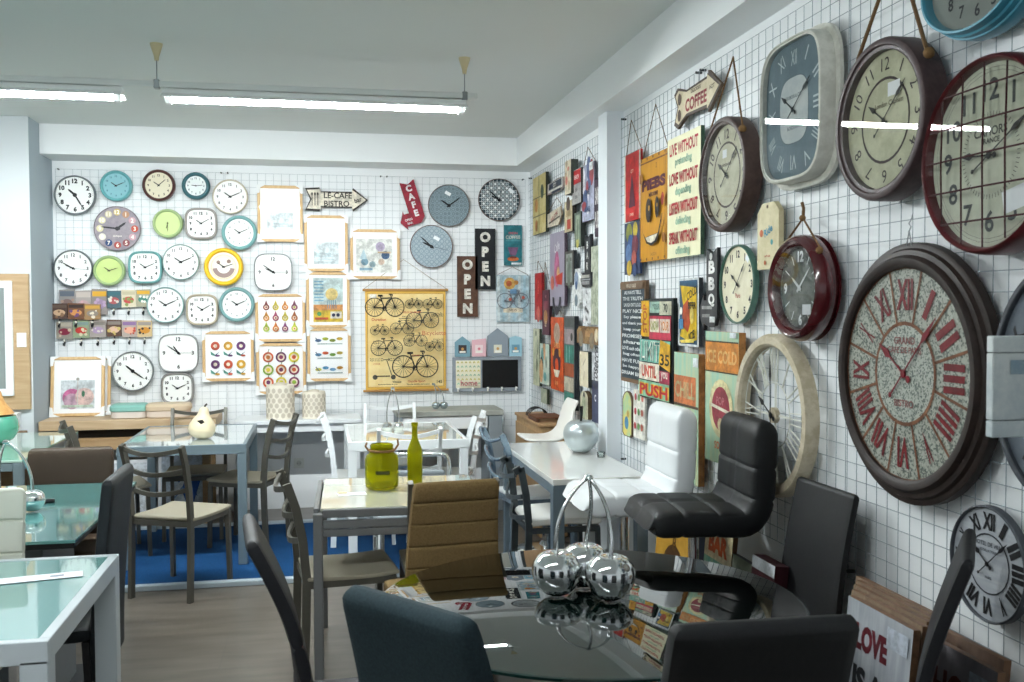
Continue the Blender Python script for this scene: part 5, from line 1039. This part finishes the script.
def padded_chair(label, m, loc, rz, group=None, name='padded_chair', top=1.0, bot=.40, w=.21, seams=(), legm=None, th=.022, lean=.10, sag=False, cantilever=False, skirt=None):
    t = thing(name, label, 'chair', loc, rz, group); legm = legm or M('#1a1b1d', .4, metal=.3); H = top-bot
    path = [(-.20, bot), (-.205, bot+H*.3), (-.215-lean*.3, bot+H*.65), (-.22-lean, top)]
    wf = (lambda q: w*(1-(.12 if cantilever else .04)*q)) if not sag else (lambda q: w*(1-.10*q**3))
    MB().slab(path, wf, th, m, seams=seams, N=30, M_=18, p=7, groove=.45).obj('backrest', t)
    MB().slab([(-.19, .455), (-.05, .45), (.12, .455), (.23, .45)], w+.005, .03, m, N=18, p=6).obj('seat', t)
    if cantilever:
        for s in (-1, 1): MB().tube([(s*.18, -.2, .425), (s*.18, .2, .42), (s*.18, .235, .39), (s*.18, .22, .04), (s*.18, .19, .014), (s*.18, -.22, .014)], .012, CHROME, 8).obj('leg', t)
        MB().tube([(-.18, -.22, .014), (.18, -.22, .014)], .012, CHROME, 8).obj('floor_bar', t)
    else:
        for s in (-1, 1):
            MB().bar((s*(w-.04), -.185, .0), (s*(w-.03), -.165, .425), .026, .026, legm, up=(0, 1, 0)).obj('leg', t, smooth=False)
            MB().bar((s*(w-.04), .20, .0), (s*(w-.03), .185, .425), .026, .026, legm, up=(0, 1, 0)).obj('leg', t, smooth=False)
    return t
DK_ = M('#141519', .55, bump=.2)
def face(dx, dy): return math.atan2(-dx, dy)
GP = 'high backed padded chairs around the round glass table'
t = thing('x', 'x', 'x', (0, 0, 0)); bpy.data.objects.remove(t)
padded_chair('dark grey green fabric chair with rounded back, front centre', M('#26353a', .85, 'fabric', '#1e2a2f'), (.40, 2.12, 0), face(.80, .60), GP, top=1.02, th=.03, w=.20, lean=.08, sag=True)
padded_chair('wide black leather chair back cut by the bottom edge, front right', M('#17181a', .5, bump=.2), (.825, 2.015, 0), face(0.03, 1), GP, top=1.015, th=.024, w=.193, lean=.10)
padded_chair('slim black chair seen edge on at the left of the round glass table', DK_, (.15, 2.82, 0), face(1, .1), GP, top=1.0, th=.02, lean=.13, seams=(.2, .35, .5), w=.2)
padded_chair('ochre brown fabric chair with stitched horizontal bands behind the round glass table', M('#7c6642', .9, 'fabric', '#6a5636'), (.465, 3.88, 0), face(-.12, .99), GP, top=.958, bot=.56, th=.024, lean=.05, seams=(.17, .38, .60, .82), w=.185, cantilever=True)
padded_chair('tall black chair standing between the round glass table and the right wall', M('#111214', .55, bump=.15), (1.38, 2.98, 0), face(-1, -.02), GP, top=1.01, bot=.46, th=.014, lean=.05, w=.19, seams=())
padded_chair('black chair seen edge on at the right edge of the picture', DK_, (1.215, 2.20, 0), face(-.80, .60), GP, top=1.055, th=.016, lean=.10, w=.185)
GQ = 'padded chairs at the teal and white tables on the left'
padded_chair('black chair right of the dark teal table, seen edge on', M('#161b1f', .55, bump=.2), (-.985, 3.86, 0), face(-1, 0), GQ, top=1.0, bot=.28, th=.024, lean=.03, w=.215)
padded_chair('brown leatherette chair at the far end of the teal table', M('#382c20', .5, bump=.15), (-1.23, 5.02, 0), face(0, -1), GQ, top=.905, th=.03, lean=.04, w=.21)
padded_chair('white stitched chair at the back of the nearest aqua table, left edge', M('#c9ccbf', .5), (-1.235, 3.50, 0), face(0, -1), GQ, top=.965, th=.025, lean=.05, seams=(.2, .4, .6, .8), w=.21, legm=CHROME)

def bar_stool(label, m, loc, rz, z=.84, top=1.16, shell=False, k=1.):
    t = thing('bar_stool', label, 'stool', loc, rz, 'gas lift bar stools along the right wall')
    if not shell:
        path = [(.20, z-.055), (.19, z-.045), (0, z-.045), (-.12, z-.05), (-.165, z-.03), (-.195, z+.03), (-.205, z+.15), (-.21, top-.06), (-.21, top)]
        MB().slab(path, lambda q: .21-.012*max(0, q-.6), .052, m, seams=(.16, .33, .62, .77), vg=(0.,), N=44, M_=26, p=6, groove=.15).obj('quilted_seat', t)
    else:
        path = [(.17, z-.015), (.10, z-.025), (-.03, z-.025), (-.10, z+.01), (-.13, z+.08), (-.155, z+.17), (-.185, z+.225)]
        MB().slab(path, lambda q: .17*(1-.5*max(0, q-.55)**1.2) if q > .1 else .15+.2*q, .012, m, N=40, M_=20, p=4).obj('shell_seat', t)
    MB().lathe([(0, 0), (.205, 0), (.21, .006), (.19, .016), (.05, .035), (.032, .06), (0, .06)], CHROME, 40).obj('base', t)
    MB().lathe([(0, .05), (.028, .05), (.028, .42), (.02, .43), (.02, z-.08), (0, z-.08)], CHROME, 24).obj('gas_column', t)
    MB().tube([(.03, -.0, .33), (.12, .02, .33), (.14, .14, .33), (.0, .21, .33), (-.14, .14, .33), (-.12, .02, .33), (-.03, 0, .33)], .01, CHROME, 8).obj('foot_ring', t)
    MB().box((0, 0, z-.093), (.2, .2, .012), M('#25272a', .4), bev=.003).obj('seat_plate', t, smooth=False)
    return t
bar_stool('black quilted leather bar stool in front of the cream skeleton clock', M('#0e1012', .55, bump=.1), (1.385, 3.50, 0), PI/2-.08, z=.865, top=1.19)
bar_stool('white quilted leather bar stool beside the laminate table', M('#e6eaec', .4, coat=.2), (1.27, 4.00, 0), PI/2-.02, z=.84, top=1.185)
bar_stool('white moulded shell bar stool behind the silver apple', M('#eceae4', .35), (1.47, 6.33, 0), PI/2, z=.77, shell=True)

# ------------------------------------------------------------------ furniture along the back wall
OAK = M('#cdb494', .5, 'wood', '#b89c78', 6); OAKE = M('#b99a74', .5, 'wood', '#a3835c', 6)
t = thing('wooden_console', 'light oak console with two thick boards against the left of the back wall', 'console', (-1.36, 7.75, 0))
MB().box((0, 0, .765), (1.22, .48, .07), OAK, bev=.004).obj('top_board', t, smooth=False); MB().box((.0, .02, .62), (1.14, .40, .09), OAKE, bev=.004).obj('lower_board', t, smooth=False)
MB().box((0, .03, .6965), (1.0, .3, .065), M('#3a342c', .8)).obj('spacer', t, smooth=False)  # dark block standing for the shade in the gap between the boards
for sx in (-1, 1):
    for sy in (-1, 1): MB().box((sx*.53, .02+sy*.16, .2875), (.06, .06, .573), OAKE, bev=.003).obj('leg', t, smooth=False)
def a_pk(A): A.r(-.3, -.36, .3, .1, '#d9e0e2').c(-.1, -.18, .17, '#d77aa8').c(-.1, -.24, .15, '#c9a8b8').c(.12, -.17, .17, '#e2c4bc').r(-.28, -.34, .28, -.3, '#c4d3c0').c(.1, -.12, .03, '#4f8a6a', .06).c(0, .12, .03, '#a8a49c').r(-.01, -.3, .01, .1, '#cfcac4')
q = fit('B', .22, (50, 356, 104, 415))
framed((50, 356, 104, 415), 'framed print with a pink fruit leaning on the oak console', a_pk, lean=((q[0], 7.86, .80+q[3]/2+.004), (math.radians(-8), 0, 0)), group='framed prints with card corner protectors')
framed((52, 356, 108, 414), 'empty framed print leaning behind the pink fruit print', None, lean=((q[0]+.025, 7.915, .80+q[3]/2+.004), (math.radians(-8), 0, 0)), group='framed prints with card corner protectors')
def flat_box(label, px, py, w, d, h, m, m2):
    p = onY(px+5, py, 7.68); t = thing('rounded_box', label, 'box', (p[0], 7.68, .8), 0, 'flat rounded boxes on the oak console')
    def rr(a, b, z): return [(x, y_, z) for x, _, y_ in outline(a, b, 4, 40)]
    MB().rings([rr(w/2-.01, d/2-.01, 0), rr(w/2, d/2, .006), rr(w/2, d/2, h*.48), rr(w/2-.004, d/2-.004, h*.5)], m2, True, True).obj('box_base', t)
    MB().rings([rr(w/2, d/2, h*.5), rr(w/2+.008, d/2+.008, h*.56), rr(w/2+.008, d/2+.008, h*.85), rr(w/2-.006, d/2-.006, h)], m, True, True).obj('lid', t)
flat_box('flat rounded box with turquoise lid on the oak console', 125, 414, .25, .22, .10, M('#86b9ae', .5), M('#d9cfc6', .6))
flat_box('flat rounded box with beige lid, right of the turquoise one', 164, 414, .31, .22, .10, M('#cdb89c', .5), M('#d3c4b6', .6))
# pictures leaning under the console and the mirror topped table
def lean_pic(label, x, y, w, h, z, cols, seed):
    t = thing('leaning_picture', label, 'picture', (x, y, z), 0, 'unframed pictures leaning under the oak console', rot=(math.radians(-8), 0, 0))
    mb = MB(); mb.box((0, 0, h/2), (w, .02, h), M('#e6e9ec', .5), bev=.002); A = Art(mb, w, h, -.0106); rn = random.Random(seed)
    vs0 = len(mb.v); A.r(-.44, -.45, .44, .45, cols[0])
    for k in range(7): A.p([(-.4+rn.random()*.6, -.4+rn.random()*.7), (-.1+rn.random()*.5, -.3+rn.random()*.6), (-.2+rn.random()*.6, .0+rn.random()*.4)], cols[1+k % (len(cols)-1)])
    for i in range(vs0, len(mb.v)): a = mb.v[i]; mb.v[i] = (a[0], a[1], a[2]+h/2)
    mb.obj('canvas', t, smooth=False); 
lean_pic('blue and white picture leaning under the oak console', -1.0, 7.60, .36, .5, .03, ['#cfdbe8', '#2f5fae', '#e8eef4', '#7a9ac8'], 1)
lean_pic('pale picture leaning behind the blue one under the oak console', -1.38, 7.60, .36, .46, .03, ['#dfe4ea', '#b8c4d4', '#8e9aa8', '#f2f2f2'], 2)
# white desk + grey topped desk
t = thing('white_wall_desk', 'white slim desk against the back wall carrying the cream lanterns', 'desk', (-.16, 7.78, 0))
MB().box((0, 0, .745), (.94, .44, .03), M('#e6eaec', .4), bev=.003).obj('desktop', t, smooth=False); MB().box((0, -.18, .70), (.86, .02, .06), M('#e6eaec', .4)).obj('apron', t, smooth=False)
for sx in (-1, 1): MB().box((sx*.44, 0, .365), (.04, .4, .73), M('#e6eaec', .4), bev=.003).obj('side_leg', t, smooth=False)
t = thing('grey_topped_desk', 'desk with concrete grey top, white drawer and grey side panel under the memo board', 'desk', (1.0, 7.8, 0))
MB().box((0, 0, .78), (.84, .42, .04), M('#a3a69f', .6, 'mottle', '#b0b2aa', 8), bev=.003).obj('desktop', t, smooth=False)
MB().box((.36, .0, .38), (.11, .40, .758), M('#8a9398', .6), bev=.003).obj('side_panel', t, smooth=False); MB().box((-.39, .0, .38), (.04, .40, .758), M('#8a9398', .6), bev=.003).obj('side_panel', t, smooth=False)
d_ = MB().box((-.035, -.18, .705), (.66, .02, .10), WHITE, bev=.003).obj('drawer', t, smooth=False); MB().sphere((.26, -.2, .70), .012, CHROME, 10, 7).obj('knob', d_)
# wooden cabinet in the corner
t = thing('corner_cabinet', 'low oak cabinet in the corner below the far signs', 'cabinet', (1.585, 7.0, 0))
MB().box((0, 0, .395), (.20, .8, .77), M('#bb9a72', .5, 'woodv', '#a3825b', 8), bev=.004).obj('cabinet_body', t, smooth=False); MB().box((0, 0, .79), (.225, .83, .02), M('#b4916a', .5, 'woody', '#9c7b56', 8), bev=.003).obj('cabinet_top', t, smooth=False)
dr = MB().box((-.106, 0, .39), (.012, .76, .70), M('#b8976f', .5, 'woodv', '#a08059', 8), bev=.002).obj('door', t, smooth=False); MB().tube([(-.112, .3, .36), (-.13, .3, .38), (-.13, .3, .46), (-.112, .3, .48)], .005, STEEL, 6).obj('handle', dr)
t = thing('slatted_tray', 'brown slatted wooden tray lying on the corner cabinet', 'tray', (1.585, 6.83, .80), 0)
for i in range(7): MB().box((0, -.12+.04*i, .03), (.2, .022, .012), M('#6a4632', .6), bev=.002).obj('slat', t, smooth=False)
for s_ in (-1, 1): MB().box((s_*.09, 0, .012), (.02, .28, .024), M('#54362a', .6), bev=.002).obj('bearer', t, smooth=False)
t = thing('wire_basket', 'black wire hoops of a small basket behind the slatted tray', 'basket', (1.585, 7.13, .80), 0)
for i in range(5): MB().tube([(.07*math.cos(a)*1, -.06+.03*i, .002+.06*math.sin(a)) for a in [PI*k/10 for k in range(11)]], .003, BLACK, 6).obj('wire_hoop', t)
MB().tube([(.07, -.06, .004), (.07, .06, .004)], .003, BLACK, 6).obj('base_wire', t); MB().tube([(-.07, -.06, .004), (-.07, .06, .004)], .003, BLACK, 6).obj('base_wire', t)
# oak panel on the left wall piece
t = thing('hanging_oak_panel', 'oak display panel on the wall at the left edge of the picture', 'wall panel', (-2.31, YC, 0))
OP = M('#c4a885', .5, 'wood', '#b1946f', 7)
MB().box((0, -.02, 1.375), (.64, .04, .95), OP, bev=.003).obj('panel', t, smooth=False)
t = thing('framed_mirror', 'white framed mirror hanging on the oak panel at the left edge', 'mirror', (-2.30, YC-.042, 1.40))
mb = MB()
for s_ in (-1, 1): mb.box((s_*.185, -.012, 0), (.05, .024, .80), WHITE, bev=.003); mb.box((0, -.012, s_*.375), (.32, .024, .05), WHITE, bev=.003)
mb.obj('mirror_frame', t, smooth=False); MB().box((0, -.006, 0), (.33, .008, .71), M('#b9c4c2', .25, metal=.6)).obj('mirror_glass', t, smooth=False)
p = onY(21.5, 340, YC-.045); t = thing('card_label', 'small white card fixed to the oak panel', 'card', (p[0], YC-.041, p[2])); MB().box((0, -.002, 0), (.062, .003, .10), M('#f0f1ef', .6)).obj('card', t, smooth=False)
t = thing('oak_side_unit', 'low oak unit below the display panel at the left edge', 'cabinet', (-2.32, 7.375, 0)); MB().box((0, 0, .375), (.6, .12, .75), M('#8a6f52', .6, 'wood', '#7a6047', 7), bev=.004).obj('cabinet_body', t, smooth=False); MB().box((0, -.0605, .37), (.54, .014, .66), M('#94785a', .6, 'wood', '#836849', 7), bev=.002).obj('door', t, smooth=False)
t = thing('white_storage_box', 'small white box standing on the low oak unit', 'box', (-2.17, 7.375, .75)); MB().box((0, 0, .06), (.22, .1, .12), M('#e6eaec', .6), bev=.003).obj('box_body', t, smooth=False); MB().box((0, 0, .127), (.228, .106, .014), M('#eef0f0', .6), bev=.003).obj('lid', t, smooth=False)

# ------------------------------------------------------------------ small objects
def apple_prof(r, h, dimple=.12):
    P = []
    for i in range(25):
        a = PI*i/24; rr = r*math.sin(a)**.85*(1-.13*math.cos(a)) if 0 < i < 24 else 0
        z = h/2-h/2*math.cos(a); z -= dimple*h*math.exp(-((rr/r)/.28)**2) if a > PI/2 else -dimple*.6*h*math.exp(-((rr/r)/.28)**2)
        P.append((max(rr, .0005), z))
    return P
def cherries(label, loc, r, spots, apex, m=CHROME, rz=0., group='silver cherry ornaments', sr=.006):
    t = thing('cherry_ornament', label, 'ornament', loc, rz, group)
    for (x, y) in spots:
        c = MB().lathe(apple_prof(r, 2*r*.93), m, 40, (x, y, 0)).obj('cherry', t)
        ax, ay, az = apex; z0 = 2*r*.93*.84; P = []
        for i in range(15):
            u = i/14; k = math.sin(u*PI)*.18*(1 if x >= ax else -1)
            P.append((x+(ax-x)*u**1.6+k*r*1.2, y+(ay-y)*u**1.6, z0+(az-z0)*(1-(1-u)**1.25)))
        MB().tube(P, [sr*(1.15-.3*i/14) for i in range(15)], m, 10).obj('stalk', c)
    MB().lathe([(.0, -.008), (.012, -.006), (.015, .0), (.010, .008), (0, .01)], m, 16, apex).obj('stalk_joint', t)
    return t
pc = onZ(597, 600, .75)
cherries('large trio of chrome cherries with joined stalks on the round glass table', (pc[0]-.005, pc[1]+.045, .75), .073, [(-.100, .02), (.042, -.055), (.005, .090)], (.0, .03, .345), sr=.006)
p = onZ(433.5, 404, .80); cherries('pair of small silver cherries with dark stalks on the grey topped desk', (p[0], 7.75, .80), .032, [(-.031, 0), (.033, 0)], (-.05, 0, .2), m=M('#b9c6cc', .18, metal=.9), sr=.004)
p = onZ(393, 432, .75); cherries('silver cherries with tall looped stalks on the white dining table', (p[0], p[1], .75), .036, [(-.04, 0), (.04, .01)], (.0, 0, .30), sr=.004)
p = onZ(30, 512, .75); cherries('chrome cherries on the dark teal table, half behind the white chair', (-1.235, 4.40, .75), .05, [(-.07, .0), (.045, .03)], (-.045, 0, .30), sr=.006)
# black handled tool lying on the teal table
p = onZ(46, 503, .75); t = thing('black_remote', 'small black and chrome gadget lying on the dark teal table', 'gadget', (p[0], p[1], .75), .2); MB().box((0, 0, .008), (.07, .03, .016), BLACK, bev=.004).obj('casing', t, smooth=False); MB().box((-.015, 0, .0175), (.025, .02, .003), CHROME, bev=.001).obj('button_plate', t, smooth=False)
# silver apple
t = thing('silver_apple', 'large brushed silver apple with black stem on the laminate table', 'ornament', (1.50, 5.56, .75))
MB().lathe(apple_prof(.103, .20), M('#c4cdcf', .34, metal=.75), 48).obj('apple_body', t); MB().tube([(0, 0, .185), (.004, 0, .235), (.002, 0, .275)], [.006, .008, .011], BLACK, 8).obj('stem', t)
p = onZ(596, 450, .75); t = thing('glass_tealight', 'tiny clear glass tealight beside the silver apple', 'tealight', (1.57, 5.38, .75)); MB().lathe([(0, 0), (.022, 0), (.024, .03), (.02, .03), (.018, .006), (0, .006)], glass_mat('#e8f0ee', .0, 1.5, 'tealight_glass', .1), 16).obj('glass_cup', t); MB().lathe([(0, .007), (.016, .007), (.016, .02), (0, .02)], WHITE, 12).obj('candle', t)
# pears
def pear(label, loc, r, h, m, m2=None, tilt=0., cut=.55):
    t = thing('ceramic_pear', label, 'ornament', loc, 0, 'ceramic pears', rot=(0, tilt, 0)); P = [(0, 0), (r*.35, .0), (r*.8, h*.09), (r*.98, h*.24), (r, h*.33), (r*.93, h*.46), (r*.72, h*.6), (r*.5, h*.72), (r*.40, h*.82), (r*.33, h*.92), (r*.2, h*.98), (0, h)]
    def sm(P):
        out = []
        for i in range(len(P)-1):
            p0 = P[max(0, i-1)]; p1, p2 = P[i], P[i+1]; p3 = P[min(len(P)-1, i+2)]
            for k in range(4):
                u = k/4; out.append(tuple(.5*((2*b)+(c-a)*u+(2*a-5*b+4*c-d)*u*u+(3*b-a-3*c+d)*u**3) for a, b, c, d in zip(p0, p1, p2, p3)))
        return out+[P[-1]]
    S_ = sm(P)
    if m2:
        MB().lathe([q for q in S_ if q[1] <= h*cut]+[(0, h*cut)], m, 40).obj('lower_body', t); MB().lathe([(0, h*cut)]+[q for q in S_ if q[1] >= h*cut-.004], m2, 40).obj('wooden_top', t)
    else: MB().lathe(S_, m, 40).obj('pear_body', t)
    MB().tube([(0, 0, h*.97), (.004, 0, h*1.04), (.014, 0, h*1.1)], .006, M('#3c3630', .6), 8).obj('stem', t)
    return t
pear('large pear with green glazed body and light wood top at the left edge', (-2.03, 6.72, .75), .15, .36, M('#4f9c84', .25, coat=.6), M('#d9a868', .5, 'wood', '#c9955a', 10), cut=.53)
t = pear('cream ceramic pear with a black leaf mark on the mirror topped table', (-.755, 6.6, .766), .085, .205, M('#e6d6b4', .4, coat=.3), tilt=.12)
MB().poly([(-.03, .12), (.0, .10), (.02, .115), (.005, .13)], -.078, M('#2a2622', .5)).obj('leaf_mark', t, smooth=False)
# lanterns
def lantern(label, px, base, r, h, hy=7.72):
    p = onY(px, base, hy); t = thing('cream_lantern', label, 'lantern', (p[0], hy, .76), 0, 'cream lanterns with honeycomb pattern')
    cm = M('#e6dfcf', .6); mb = MB(); mb.lathe([(0, 0), (r*1.02, 0), (r*1.04, .008), (r, .014), (r, h*.93), (r*.96, h), (r*.90, h), (r*.90, h*.9), (0, h*.9)], cm, 36)
    hm = M('#c6bcab', .7)
    for j in range(6):
        for i in range(14):
            a = 2*PI*(i+(j % 2)*.5)/14; z = h*(.12+.145*j); s_ = 2*PI*r/14*.36; vs = []
            for k in range(7): b = 2*PI*k/7; aa = a+s_/r*math.cos(b); vs.append(((r+.0015)*math.cos(aa), (r+.0015)*math.sin(aa), z+s_*1.2*math.sin(b)))
            mb.add(vs, [tuple(range(7))], hm)
    mb.obj('pierced_body', t); MB().lathe([(0, h*.9), (r*.5, h*.9), (r*.45, h*1.04), (r*.2, h*1.07), (0, h*1.07)], M('#d6cdbb', .6), 24).obj('lid', t)
lantern('taller cream honeycomb lantern on the white wall desk', 280.5, 408, .105, .26); lantern('shorter cream honeycomb lantern on the white wall desk', 314, 407, .088, .205)
# green glass
def green_glass(): 
    m = bpy.data.materials.new('olive_glass'); m.use_nodes = True; b = m.node_tree.nodes['Principled BSDF']; b.inputs['Base Color'].default_value = lin('#c9c81c'); b.inputs['Roughness'].default_value = .08; b.inputs['Transmission Weight'].default_value = .8; b.inputs['IOR'].default_value = 1.25
    nt = m.node_tree; n = nn(nt, 'ShaderNodeTexNoise'); n.inputs['Scale'].default_value = 22; tc = nn(nt, 'ShaderNodeTexCoord'); nt.links.new(tc.outputs['Object'], n.inputs['Vector']); bp = nn(nt, 'ShaderNodeBump'); bp.inputs['Strength'].default_value = .5; bp.inputs['Distance'].default_value = .006; nt.links.new(n.outputs['Fac'], bp.inputs['Height']); nt.links.new(bp.outputs[0], b.inputs['Normal']); return m
GG = green_glass()
jp = onZ(382, 488, .75); t = thing('green_glass_jar', 'wide olive green glass jar with rope handle on the extending table', 'jar', (jp[0], jp[1]+.0, .75))
MB().lathe([(0, 0), (.066, 0), (.077, .010), (.079, .03), (.079, .135), (.075, .155), (.058, .17), (.052, .176), (.055, .205), (.050, .21), (.047, .178), (.066, .152), (.071, .135), (.071, .03), (.06, .012), (0, .01)], GG, 40).obj('jar_body', t)
MB().tube([(.058*math.cos(a), .058*math.sin(a), .180) for a in [2*PI*k/24 for k in range(24)]], .006, M('#8a6846', .9), 7, closed=True).obj('rope_collar', t); MB().tube([(-.062, 0, .18), (-.076, 0, .2), (-.07, -.01, .218)], .005, M('#8a6846', .9), 7).obj('rope_handle', t); MB().tube([(.062, 0, .18), (.078, 0, .205), (.074, -.01, .232)], .005, M('#8a6846', .9), 7).obj('rope_handle', t)
lbl = MB(); R0, R1 = [], []
for k in range(9): a = -PI/2-.42+.105*k; R0.append((.0797*math.cos(a), .0797*math.sin(a), .075)); R1.append((.0797*math.cos(a), .0797*math.sin(a), .092))
lbl.add(R0+R1, [(i, i+1, i+10, i+9) for i in range(8)], M('#3a3c12', .5)); lbl.obj('embossed_band', t)
bp_ = onZ(415, 486, .75); t = thing('green_glass_bottle', 'tall olive green glass bottle right of the wide jar', 'bottle', (bp_[0], bp_[1], .75))
MB().lathe([(0, .0), (.03, 0), (.036, .006), (.037, .16), (.034, .18), (.022, .21), (.0145, .23), (.013, .285), (.016, .29), (.016, .305), (.012, .305), (.01, .22), (.02, .2), (.03, .17), (.032, .01), (0, .008)], GG, 32).obj('bottle_body', t)
# price note on the extending table
p = onZ(352, 494, .75); t = thing('price_note', 'white paper price note beside the green jar', 'label', (p[0], p[1], .7495), .1); MB().box((0, 0, .001), (.13, .07, .0012), M('#e9ecf0', .6)).obj('paper', t, smooth=False); MB().box((-.04, .03, .003), (.04, .035, .003), M('#c9b890', .6)).obj('tag', t, smooth=False)

# ------------------------------------------------------------------ signs standing on the floor along the right wall
def floor_sign(x0, x1, yt, X, label, base, art=None, th=.02, edge=None, zt=None):
    a = onX(x0, yt, X); b = onX(x1, yt, X); ya, yb = a[1], b[1]; mid = onX((x0+x1)/2, yt, X); h = zt or mid[2]; w = ya-yb
    t = thing('leaning_sign', label, 'sign', (X+.0, (ya+yb)/2, 0), 0, 'signs standing on the floor along the right wall')
    ang = math.radians(5) ; t.rotation_euler = (Matrix.Rotation(-PI/2, 3, 'Z') @ Matrix.Rotation(-ang, 3, 'X')).to_euler()
    t.location = (X-h*math.sin(ang), (ya+yb)/2, .0)
    mb = MB(); bm, em = mm(base), mm(edge or base); mb.prism([(-w/2, 0), (w/2, 0), (w/2, h), (-w/2, h)], -th, 0, em); mb.poly([(-w/2, 0), (w/2, 0), (w/2, h), (-w/2, h)], -th-.0004, bm)
    n0 = len(mb.v)
    if art:
        art(Art(mb, w, h, -th-.0004))
        for i in range(n0, len(mb.v)): q_ = mb.v[i]; mb.v[i] = (q_[0], q_[1], q_[2]+h/2)
    mb.obj('panel', t, smooth=False); return t
WB = M('#8d9298', .7, 'woodv', '#a7abb0', 9); WE = '#7a5a42'
def a_lia(A): A.t('LOVE', -.08, .38, .095, '#5e1622', bold=.06, w=.5).t('IS A', -.08, .23, .095, '#1f2226', bold=.06, w=.48).t('FOUR', -.05, .08, .09, '#1f2226', bold=.05).t('LEGGED', -.05, -.07, .09, '#5e1622', bold=.05).t('WORD', -.05, -.22, .09, '#1f2226', bold=.05).r(.16, .40, .46, .47, '#b9c2cc')
floor_sign(855, 921, 612, 1.50, 'weathered grey wood sign reading LOVE IS A, front of the floor stack', WB, a_lia, edge=WE)
for i, (a, b, y_, x_) in enumerate(((858, 930, 607, 1.535), (860, 934, 602, 1.57), (862, 938, 598, 1.605), (862, 940, 594, 1.64))):
    floor_sign(a, b, y_, x_, ['second', 'third', 'fourth', 'rearmost'][i]+' brown edged wooden sign in the stack behind LOVE IS A', M('#6f5a4a', .7, 'woodv', '#84705c', 9), None, edge=WE)
floor_sign(942, 1006, 655, 1.56, 'front weathered wooden sign of the right hand floor stack', M('#777478', .7, 'woodv', '#8c868a', 9), lambda A: A.t('HOME', 0, .36, .12, '#6a3a34', bold=.04).t('SWEET', 0, .16, .12, '#44464c').r(.1, .38, .44, .46, '#a8b0bc'), edge=WE)
floor_sign(946, 1012, 643, 1.62, 'rear weathered wooden sign of the right hand floor stack', M('#6b5548', .7, 'woodv', '#7e6656', 9), None, edge=WE)
floor_sign(662, 700, 530, 1.66, 'amber board with a dark rounded letter low behind the black bar stool', M('#b8892c', .6, 'mottle', '#c99a3c', 6), lambda A: A.c(0, .1, .3, '#5a3a1c', .3).t('B', 0, .38, .12, '#6a4a1c'), edge='#3a2c1c')
floor_sign(703, 711, 525, 1.64, 'narrow dark blue board behind the gas column of the black stool', '#22263c')
floor_sign(712, 739, 522, 1.62, 'tall teal and orange sign reading BAR low behind the black bar stool', M('#3f8f84', .6, 'woodv', '#8fae8c', 8), lambda A: (A.r(-.5, .28, .5, .5, '#d8c69c'), A.t('BAR', 0, .37, .11, '#d2581e', bold=.06, maxw=.9), A.p([(-.3, .25), (.2, .25), (-.05, .1)], '#b03a2c'), A.r(-.5, -.1, -.05, .05, '#b8542c'), A.r(0, -.25, .4, .12, '#c9b06a')), edge='#6a4a30')
floor_sign(738, 765, 561, 1.60, 'grey green canvas with a dark edge leaning at the right wall', M('#5c6458', .7, 'mottle', '#747a68', 6), lambda A: (A.l(-.5, .3, .5, .42, .03, '#2c2e2a'), A.l(-.1, -.2, .1, .3, .03, '#2c2e2a')), edge='#22241f')
floor_sign(766, 789, 560, 1.57, 'dark maroon boxed sign with pale top edge leaning at the right wall', '#4a2028', lambda A: A.r(-.5, .44, .5, .5, '#c8ccd0').r(-.4, .2, .4, .4, '#5c2a34').t('WINE', 0, .3, .08, '#a8646c'), th=.05, edge='#38161c')
for i, (a, b, y_, c) in enumerate(((641, 660, 640, ['#c9a43c', '#b8404a']), (655, 690, 600, ['#3f8a7c', '#c87a3c']), (688, 716, 598, ['#3c4658', '#c9a83c']))):
    X_ = 1.60-.03*i
    floor_sign(a, b, y_, X_, ['short colourful sign glimpsed through the glass table', 'low teal and orange sign standing under the black bar stool', 'low slate sign with yellow lettering under the black bar stool'][i], c[0], (lambda cc: lambda A: A.r(-.4, .1, .4, .4, cc).t('BEER', 0, .25, .12, '#e8dfc0').t('COLD', 0, -.1, .12, cc))(c[1]))
